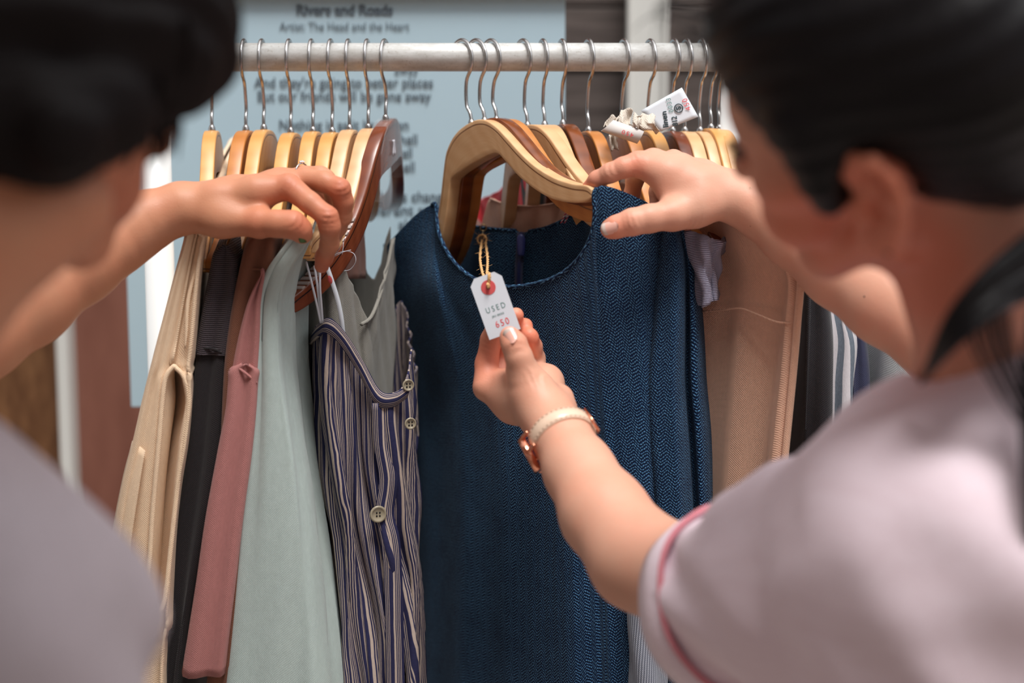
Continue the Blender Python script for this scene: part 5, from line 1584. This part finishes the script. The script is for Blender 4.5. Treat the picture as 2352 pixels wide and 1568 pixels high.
# ------------------------------------------------------------------ the price tag in the hand
TD = 1.3085
ctag = P(1136, 700, TD)
tag1 = empty('price_tag', ctag, 'white USED price tag with a red eyelet ring, hanging from jute twine', 'price tag')
ang = math.radians(19.5)
ex = np.array([math.cos(ang), 0.02, math.sin(ang)]); ex /= np.linalg.norm(ex)
fc = np.array([0.02, -1, 0.06]); ez_ = np.cross(ex, -fc); ez_ /= np.linalg.norm(ez_)       # up along the tag
ez_ = np.array([-math.sin(ang), .05, math.cos(ang)]); ez_ -= ex * (ez_ @ ex); ez_ /= np.linalg.norm(ez_)
nz_ = np.cross(ex, ez_)                                                               # towards the viewer when negative y
if nz_[1] > 0: nz_ = -nz_
hw_, hh_ = .0153, .0290
outl = [(-hw_, -hh_), (hw_, -hh_), (hw_, hh_ - .006), (hw_ - .0055, hh_), (-hw_ + .0055, hh_), (-hw_, hh_ - .006)]
hole = (0.0, hh_ - .0118)
nh = 24
def T3(a, b, o=0.0): return ctag + ex * a + ez_ * b + nz_ * o
V, Fc = [], []
ringp = [(hole[0] + .0020 * math.cos(t), hole[1] + .0020 * math.sin(t)) for t in np.linspace(0, 2 * math.pi, nh + 1)[:-1]]
def ray_out(t):
    best = 9
    for i in range(6):
        a, b = np.array(outl[i]), np.array(outl[(i + 1) % 6]); dd = np.array([math.cos(t), math.sin(t)]); e = b - a
        den = dd[0] * e[1] - dd[1] * e[0]
        if abs(den) < 1e-9: continue
        w = a - np.array(hole); s = (w[0] * e[1] - w[1] * e[0]) / den; q = (w[0] * dd[1] - w[1] * dd[0]) / den
        if s > 0 and -1e-6 <= q <= 1 + 1e-6: best = min(best, s)
    return best
angs = sorted(set([t for t in np.linspace(0, 2 * math.pi, nh + 1)[:-1]] + [math.atan2(b - hole[1], a - hole[0]) % (2 * math.pi) for a, b in outl]))
ni = len(angs)
for o in (0.0002, -0.0002):
    for t in angs: V.append(T3(hole[0] + .0020 * math.cos(t), hole[1] + .0020 * math.sin(t), o))
    for t in angs: s = ray_out(t); V.append(T3(hole[0] + s * math.cos(t), hole[1] + s * math.sin(t), o))
for i in range(ni):
    j = (i + 1) % ni
    Fc += [(i, j, ni + j, ni + i), (2 * ni + i, 3 * ni + i, 3 * ni + j, 2 * ni + j), (ni + i, ni + j, 3 * ni + j, 3 * ni + i), (i, 2 * ni + i, 2 * ni + j, j)]
mesh_obj('card', V, Fc, M['paper'], tag1, smooth=False)
V, Fc = lathe_at(T3(*hole), nz_, ex, ez_, [(.0019, .0002), (.0019, .0006), (.0068, .0006), (.0068, .0002)], 40)
Fc = Fc[:-2]
mesh_obj('eyelet_ring', V, Fc, M['ring_red'], tag1, smooth=False)
Rt = np.column_stack([ex, ez_, np.cross(ex, ez_)])
text('lettering', 'USED', T3(0, -.0030, .0004), .0076, M['ink_green'], tag1, Rt, .00004, width=.0185, center=True, spacing=1.5, bold=-.00004)
text('lettering', 'JKI 0035', T3(0, -.0098, .0004), .0026, M['ink_green'], tag1, Rt, .00004, width=.0118, center=True)
text('lettering', '650', T3(.0012, -.0180, .0004), .0088, M['ink_red'], tag1, Rt, .00004, width=.0130, center=True, spacing=1.3)
# twine
pin = P(1110, 527, 1.590)
knot = P(1107, 552, 1.565)
parts = []
hp_ = T3(hole[0], hole[1], .0012)
hb_ = T3(hole[0], hole[1], -.002)
tm1, tm2 = P(1103, 595, 1.47), P(1120, 592, 1.47)
paths = [[knot, tm1, P(1110, 632, 1.36), hp_ + np.array([-.0004, 0, .003]), hp_], [knot + np.array([.004, 0, -.002]), tm2, P(1119, 632, 1.36), hb_ + np.array([.001, 0, .012]), hb_]]
for pth in paths:
    c = cr(np.array(pth), 24); arc = np.concatenate([[0], np.cumsum(np.linalg.norm(np.diff(c, axis=0), axis=1))])
    for ph in (0, 2.09, 4.19):
        a = arc / .0105 * 2 * np.pi + ph
        off = np.column_stack([np.cos(a) * .0009, np.zeros(len(a)), np.sin(a) * .0009])
        parts.append(tube(c + off, .00085, 6, 1))
v, f = join(parts)
mesh_obj('twine', v, f, M['twine'], tag1)
parts = []
for k in range(7):
    a = k * 1.3
    c = [knot + np.array([math.cos(a + t) * .0048, math.sin(t * 1.7 + k) * .0035, math.sin(a + t) * .0050 + .001]) for t in np.linspace(0, 4.5, 9)]
    parts.append(tube(c, .0011, 6, 3))
random.seed(3)
for k in range(26):
    q = knot + np.array([random.uniform(-.005, .005), random.uniform(-.004, .002), random.uniform(-.004, .006)])
    parts.append(tube([q, q + np.array([random.uniform(-.007, .007), -.002, random.uniform(-.006, .008)])], [.00022, .00012], 4, 1))
for k in range(22):
    q = lerp(tm1, knot, random.uniform(-.8, 1)) + np.array([random.choice((0, .006)), 0, 0])
    parts.append(tube([q, q + np.array([random.uniform(-.008, .008), -.001, random.uniform(-.005, .005)])], [.0002, .0001], 4, 1))
v, f = join(parts)
mesh_obj('knot', v, f, M['twine'], tag1)
pts = [pin + np.array([math.cos(a) * .0035, 0, math.sin(a) * .0035 + .002]) for a in np.linspace(0, 2 * math.pi, 13)[:-1]]
v, f = join([tube(pts, .0006, 6, 2, closed=True), tube([pin + np.array([0, 0, -.001]), knot + np.array([0, 0, .003])], .0005, 6, 1)])
mesh_obj('pin', v, f, M['brass'], tag1)

# ------------------------------------------------------------------ garments seen through the dress neckline
g = garment('taupe_shirt', P(1240, 470, 1.78), 'taupe linen shirt collar showing through the neck of the navy dress', 'shirt')
tp_ = [(1104, 530, 1.645), (1114, 490, 1.642), (1126, 456, 1.635), (1160, 468, 1.612), (1220, 474, 1.588), (1280, 466, 1.565), (1330, 452, 1.545), (1352, 445, 1.54), (1400, 424, 1.58), (1440, 418, 1.56), (1470, 430, 1.55)]
rows = [[P(x, lerp(y, 1300, t), d + .01 * t).tolist() for x, y, d in tp_] for t in (0, .04, .1, .25, .6, 1)]
surf('shirt_body', rows, M['collar'], g, mu=6, mv=6, folds=[(.0008, 20, .3, .2)])
v, f = tube([P(x, y, d - .001) for x, y, d in tp_[2:7]], .0012, 8, 5); mesh_obj('collar_edge', v, f, M['collar'], g, uvs=np.column_stack([v[:, 0], v[:, 2]]))
cb = P(1281, 471, 1.560)
V, Fc = lathe_at(cb, np.array([.7, -.7, 0]), np.array([.7, .7, 0]), np.array([0, 0, 1.0]), [(.0028, 0), (.0032, .001), (.0030, .002), (.001, .0024)], 20)
mesh_obj('snap_button', V, Fc, M['brass'], g)
g = garment('ribbed_knit', P(1070, 490, 1.80), 'pinkish ribbed knit top behind the left shoulder of the navy dress', 'knit top')
rows = [[P(x + dx * t, lerp(y, 900, t), d).tolist() for x, y, d, dx in [(1036, 482, 1.80, -20), (1052, 470, 1.79, -10), (1068, 466, 1.785, 0), (1088, 492, 1.785, 20), (1112, 524, 1.79, 30)]] for t in (0, .04, .12, .3, .6, 1)]
surf('knit_body', rows, M['knit'], g, mu=6, mv=6, thick=.003)
g = garment('red_shirt', P(1180, 420, 1.72), 'bright red linen shirt collar glimpsed under the maple hanger', 'shirt')
rows = [[P(x, lerp(y, 700, t), d).tolist() for x, y, d in [(1074, 500, 1.80), (1084, 468, 1.80), (1110, 455, 1.79), (1142, 440, 1.74), (1170, 415, 1.715), (1190, 384, 1.70), (1204, 405, 1.68), (1222, 432, 1.665), (1238, 460, 1.655), (1248, 500, 1.65)]] for t in (0, .05, .15, .4, 1)]
surf('collar', rows, M['red'], g, mu=6, mv=5, folds=[(.0015, 30, .2, .3)])
g = garment('black_jacket', P(1270, 380, 1.66), 'black wool jacket behind the red collar, seen through the hanger', 'jacket')
rows = [[P(x, lerp(y, 900, t), d).tolist() for x, y, d in [(1196, 390, 1.70), (1214, 374, 1.67), (1232, 384, 1.65), (1262, 392, 1.645), (1300, 392, 1.635), (1350, 400, 1.63), (1400, 420, 1.63), (1470, 440, 1.64)]] for t in (0, .05, .2, .5, 1)]
surf('jacket_body', rows, M['black'], g, mu=5, mv=5, folds=[(.003, 20, .2, .3)])
ct = empty('kraft_tag', P(1330, 490, 1.50), 'small kraft card tag on a red and white string inside the dress neck', 'price tag')
cpt = [P(1313, 488, 1.50), P(1345, 474, 1.46), P(1352, 492, 1.46), P(1320, 520, 1.50)]
mesh_obj('card', cpt, [(0, 1, 2, 3)], M['orange_paper'], ct, smooth=False, solid=.0005)
for ph, mt in ((0, 'thread'), (3.14, 'thread_red')):
    parts = []
    for x0 in (1298, 1306):
        c = cr(np.array([P(x0 - 9, 512, 1.48), P(x0 + 2, 490, 1.47), P(x0 + 16, 462, 1.46)]), 16)
        a = np.arange(len(c)) * .9 + ph
        parts.append(tube(c + np.column_stack([np.cos(a) * .0006, np.sin(a) * .0006, np.zeros(len(a))]), .0006, 6, 1))
    v, f = join(parts); mesh_obj('string', v, f, M[mt], ct)

# ------------------------------------------------------------------ garments on the right
def right_slab(name, label, cat, ys, L, R, dn, BL, db, mat, part='garment_body', folds=None, shoulder=.08):
    g = garment(name, P(pl(R, ys[0]), ys[0], dn), label, cat)
    slab(part, ys, L, R, dn, BL, db, mat, g, folds=folds, shoulder=shoulder, side='right')
    return g
ysr = [445, 470, 560, 640, 740, 860, 1000, 1200, 1450, 1720]
g = right_slab('beige_dress', 'beige linen dress with a stitched hem edge, right of the navy dress', 'dress', ysr, [(445, 1700), (470, 1720), (590, 1780), (640, 1800), (800, 1795), (1000, 1775), (1720, 1700)],
               [(445, 1745), (470, 1765), (590, 1815), (640, 1832), (750, 1824), (900, 1810), (1035, 1798), (1720, 1740)], 1.330, [(440, 1575), (1720, 1575)], 1.435, M['beige'], shoulder=0.0, folds=[((.0, .003, .006), 15, .1, .1), ((.0003, .001, .002), 37, .4, .2)])
v, f = tube([P(*q) for q in [(1612, 715, 1.408), (1660, 712, 1.388), (1700, 708, 1.368), (1740, 722, 1.350), (1780, 738, 1.334), (1815, 742, 1.326)]], .0010, 6, 4)
mesh_obj('waist_seam', v, f, M['beige'], g, uvs=np.column_stack([v[:, 0], v[:, 2]]))
strip('front_edge', [P(*q) for q in [(1826, 590, 1.325), (1838, 640, 1.325), (1830, 750, 1.325), (1817, 900, 1.325), (1804, 1035, 1.325), (1780, 1300, 1.325), (1745, 1700, 1.325)]], .006, M['beige'], g, (1, .3, 0), .003)
ysr2 = [600, 640, 700, 780, 880, 1000, 1200, 1450, 1720]
right_slab('black_trousers', 'black twill trousers between the beige dress and the striped shirt', 'trousers', ysr2, [(600, 1845), (1720, 1800)], [(600, 1880), (680, 1893), (800, 1903), (980, 1898), (1720, 1850)], 1.40, [(600, 1700), (1720, 1690)], 1.68, M['black2'], folds=[((.0, .004, .007), 14, .2, .1)])
right_slab('striped_shirt', 'white shirt with wide grey ticking stripes, right of the black trousers', 'shirt', ysr2, [(600, 1890), (1720, 1880)], [(600, 1910), (700, 1935), (780, 1957), (880, 1950), (990, 1946), (1720, 1925)], 1.42, [(600, 1790), (1720, 1790)], 1.68, M['ticking'], folds=[((.001, .004, .006), 22, .3, .3)])
right_slab('navy_shirt', 'slate navy jersey shirt squeezed between striped and white garments', 'shirt', ysr2, [(600, 1950), (1720, 1940)], [(600, 1965), (740, 1980), (870, 1992), (1720, 1975)], 1.45, [(600, 1840), (1720, 1850)], 1.70, M['navy'], folds=[((.0, .002, .004), 22, .3, .3)])
right_slab('white_linen_shirt', 'white slub linen shirt, last garment at the right end of the rail', 'shirt', ysr2, [(600, 2050), (1720, 2060)], [(600, 2090), (760, 2110), (870, 2130), (1720, 2110)], 1.42, [(600, 1972), (1720, 1972)], 1.50, M['white'], folds=[((.0, .002, .003), 18, .3, .3)])
# lilac ruffle
g = garment('lilac_blouse', P(1610, 540, 1.40), 'lilac pinstriped blouse with a ruffled sleeve poking out beside the navy dress', 'blouse')
rf = [[(1568, 532, 1.371), (1590, 530, 1.364), (1612, 538, 1.358), (1635, 548, 1.358), (1655, 552, 1.364), (1667, 546, 1.374)],
      [(1575, 570, 1.371), (1598, 566, 1.358), (1620, 572, 1.351), (1640, 566, 1.361), (1655, 560, 1.368), (1664, 562, 1.41)],
      [(1590, 620, 1.371), (1606, 614, 1.356), (1620, 610, 1.350), (1630, 606, 1.364), (1642, 590, 1.366), (1656, 600, 1.378)],
      [(1600, 665, 1.371), (1612, 662, 1.358), (1626, 655, 1.354), (1632, 645, 1.366), (1640, 640, 1.368), (1650, 650, 1.380)],
      [(1606, 700, 1.371), (1616, 706, 1.358), (1630, 698, 1.354), (1638, 692, 1.362), (1642, 690, 1.368), (1646, 688, 1.41)]]
surf('ruffle', [[P(*q).tolist() for q in r] for r in rf], M['lilac'], g, mu=7, mv=7, folds=[(.0025, 45, .2, .4)])
rf2 = [[(1540, 520, 1.41), (1570, 530, 1.405), (1610, 545, 1.395)], [(1550, 700, 1.415), (1575, 705, 1.41), (1605, 700, 1.40)], [(1550, 1100, 1.43), (1570, 1100, 1.43), (1590, 1100, 1.43)], [(1550, 1700, 1.43), (1570, 1700, 1.43), (1590, 1700, 1.43)]]
surf('blouse_body', [[P(*q).tolist() for q in r] for r in rf2], M['lilac'], g, mu=7, mv=7, folds=[(.002, 30, .2, .4)])
# pale pinstriped cloth low under the forearm
g = garment('pinstriped_skirt', P(1480, 1400, 1.34), 'grey pinstriped cotton skirt hanging low below the forearm with the watch', 'skirt')
rows = []
for y in (1330, 1400, 1470, 1540, 1620, 1720):
    rows.append([P(1440 + (y - 1330) * .02, y, 1.352).tolist(), P(1462, y, 1.338).tolist(), P(1488, y, 1.335).tolist(), P(1512, y, 1.338).tolist(), P(1526 + (y - 1400) * .02, y, 1.352).tolist(), P(1500, y, 1.362).tolist(), P(1465, y, 1.362).tolist()])
surf('skirt_body', rows, M['pinstripe'], g, closed_u=True, mu=5, mv=4, folds=[(.0015, 30, .2, .3)])

# ------------------------------------------------------------------ paper tags tied to the right hangers
def quad_tag(name, label, cpx, d, mat, th=.0004, bend=.0):
    C4 = [P(px, py, dd) for (px, py), dd in zip(cpx, d)]
    ctr = sum(C4) / 4
    t = empty(name, ctr, label, 'price tag')
    n = 8
    nv = np.cross(C4[1] - C4[0], C4[3] - C4[0]); nv /= np.linalg.norm(nv)
    if nv[1] > 0: nv = -nv
    V, Fc = [], []
    for j in range(n + 1):
        for i in range(n + 1):
            a, b = i / n, j / n
            q = (C4[0] * (1 - a) + C4[1] * a) * (1 - b) + (C4[3] * (1 - a) + C4[2] * a) * b
            V.append(q + nv * bend * math.sin(math.pi * a))
    for j in range(n):
        for i in range(n): Fc.append((j * (n + 1) + i, j * (n + 1) + i + 1, (j + 1) * (n + 1) + i + 1, (j + 1) * (n + 1) + i))
    mesh_obj('card', V, Fc, mat, t, solid=th)
    return t, C4, nv
t2, C4, nv = quad_tag('linen_price_tag', 'white linen price tag tilted upward over the right-hand hanger tops', [(1566, 201), (1604, 268), (1518, 302), (1472, 254)], (1.492, 1.49, 1.485, 1.487), M['paper'], bend=.0)
# writing runs up along the long side
def tilt(angle):
    a = math.radians(angle); x_ = np.array([math.cos(a), 0, math.sin(a)]); x_ -= nv * (x_ @ nv); x_ /= np.linalg.norm(x_)
    y_ = np.cross(nv, x_); return np.column_stack([x_, y_, nv])
def tag_text(s, px, py, size, ang_, mat, w=None, bold=0.0, sp=1.0):
    q = P(px, py, 1.49); q = q + nv * (((C4[0] - q) @ nv) + .0014)
    return text('lettering', s, q, size, mat, t2, tilt(ang_), .00004, width=w, center=True, bold=bold, spacing=sp)
tag_text('linen', 1526, 275, .0080, 98, M['ink_black'], .0165, .0002)
tag_text('812', 1549, 279, .0078, 98, M['ink_black'], .010, .0002)
tag_text('0033', 1538, 242, .0072, 103, M['ink_green'], .0145, sp=1.3)
tag_text('S', 1558, 249, .0068, 98, M['ink_black'], None, .0003)
tag_text('450', 1577, 240, .0082, 112, M['ink_red'], .0125, sp=1.2)
q = P(1558, 249, 1.49); q = q + nv * (((C4[0] - q) @ nv) + .0014); R_ = tilt(0)
v, f = tube([q + R_[:, 0] * math.cos(a) * .0043 + R_[:, 1] * math.sin(a) * .0043 for a in np.linspace(0, 2 * math.pi, 25)[:-1]], .0005, 6, 1, closed=True)
mesh_obj('size_circle', v, f, M['ink_black'], t2)
def scrap(parent, pts, w, name='cloth_tie', seed=0):
    rnd = random.Random(seed); rows = []
    for i, p in enumerate(pts):
        rows.append([(P(*p) + np.array([(j - 2.5) / 2.5 * w, rnd.uniform(-.0045, .0045), rnd.uniform(-.003, .003)])).tolist() for j in range(6)])
    return surf(name, rows, M['cotton_scrap'], parent, mu=4, mv=4, thick=.0007, folds=[(.0005, 120, .2, .3)])
scrap(t2, [(1482, 262, 1.478), (1478, 276, 1.472), (1484, 290, 1.47), (1492, 303, 1.475)], .011, seed=2)
scrap(t2, [(1468, 272, 1.476), (1466, 284, 1.47), (1470, 294, 1.474)], .006, seed=5)
t3 = empty('rolled_price_label', P(1433, 300, 1.48), 'curled white price label with red 450, tied above the lifted knuckles', 'price tag')
a0, a1 = P(1394, 289, 1.478), P(1471, 316, 1.472)
ax = a1 - a0; Lr_ = np.linalg.norm(ax); ax /= Lr_; up = np.cross(ax, [0, 1.0, 0]); up = -up if up[2] < 0 else up; up /= np.linalg.norm(up); fw = np.array([0, -1.0, 0])
V, Fc = [], []
na = 22
for i in range(2):
    for k in range(na):
        a = lerp(-1.9, 2.6, k / (na - 1)); r_ = .0068 + .0012 * k / na
        V.append((a0 if i == 0 else a1) + (fw * math.cos(a) + up * math.sin(a)) * r_ + ax * (0.004 * math.sin(a) * (1 if i == 0 else .3)))
Fc = [(k, k + 1, na + k + 1, na + k) for k in range(na - 1)]
mesh_obj('paper_roll', V, Fc, M['paper2'], t3, solid=.0004)
xx = -ax; yy = -up; R_ = np.column_stack([xx, yy, np.cross(xx, yy)])
text('lettering', '450', (a0 + a1) / 2 + ax * .004 + fw * .0082 - up * .0005, .0062, M['ink_red'], t3, R_, .00004, width=.0125, center=True, spacing=1.3)
scrap(t3, [(1440, 248, 1.490), (1437, 265, 1.486), (1432, 280, 1.482), (1440, 292, 1.48)], .006, seed=7)
scrap(t3, [(1415, 268, 1.487), (1405, 278, 1.484), (1399, 290, 1.484)], .006, seed=9)
scrap(t3, [(1408, 310, 1.500), (1410, 330, 1.500), (1412, 345, 1.500)], .004, seed=11)
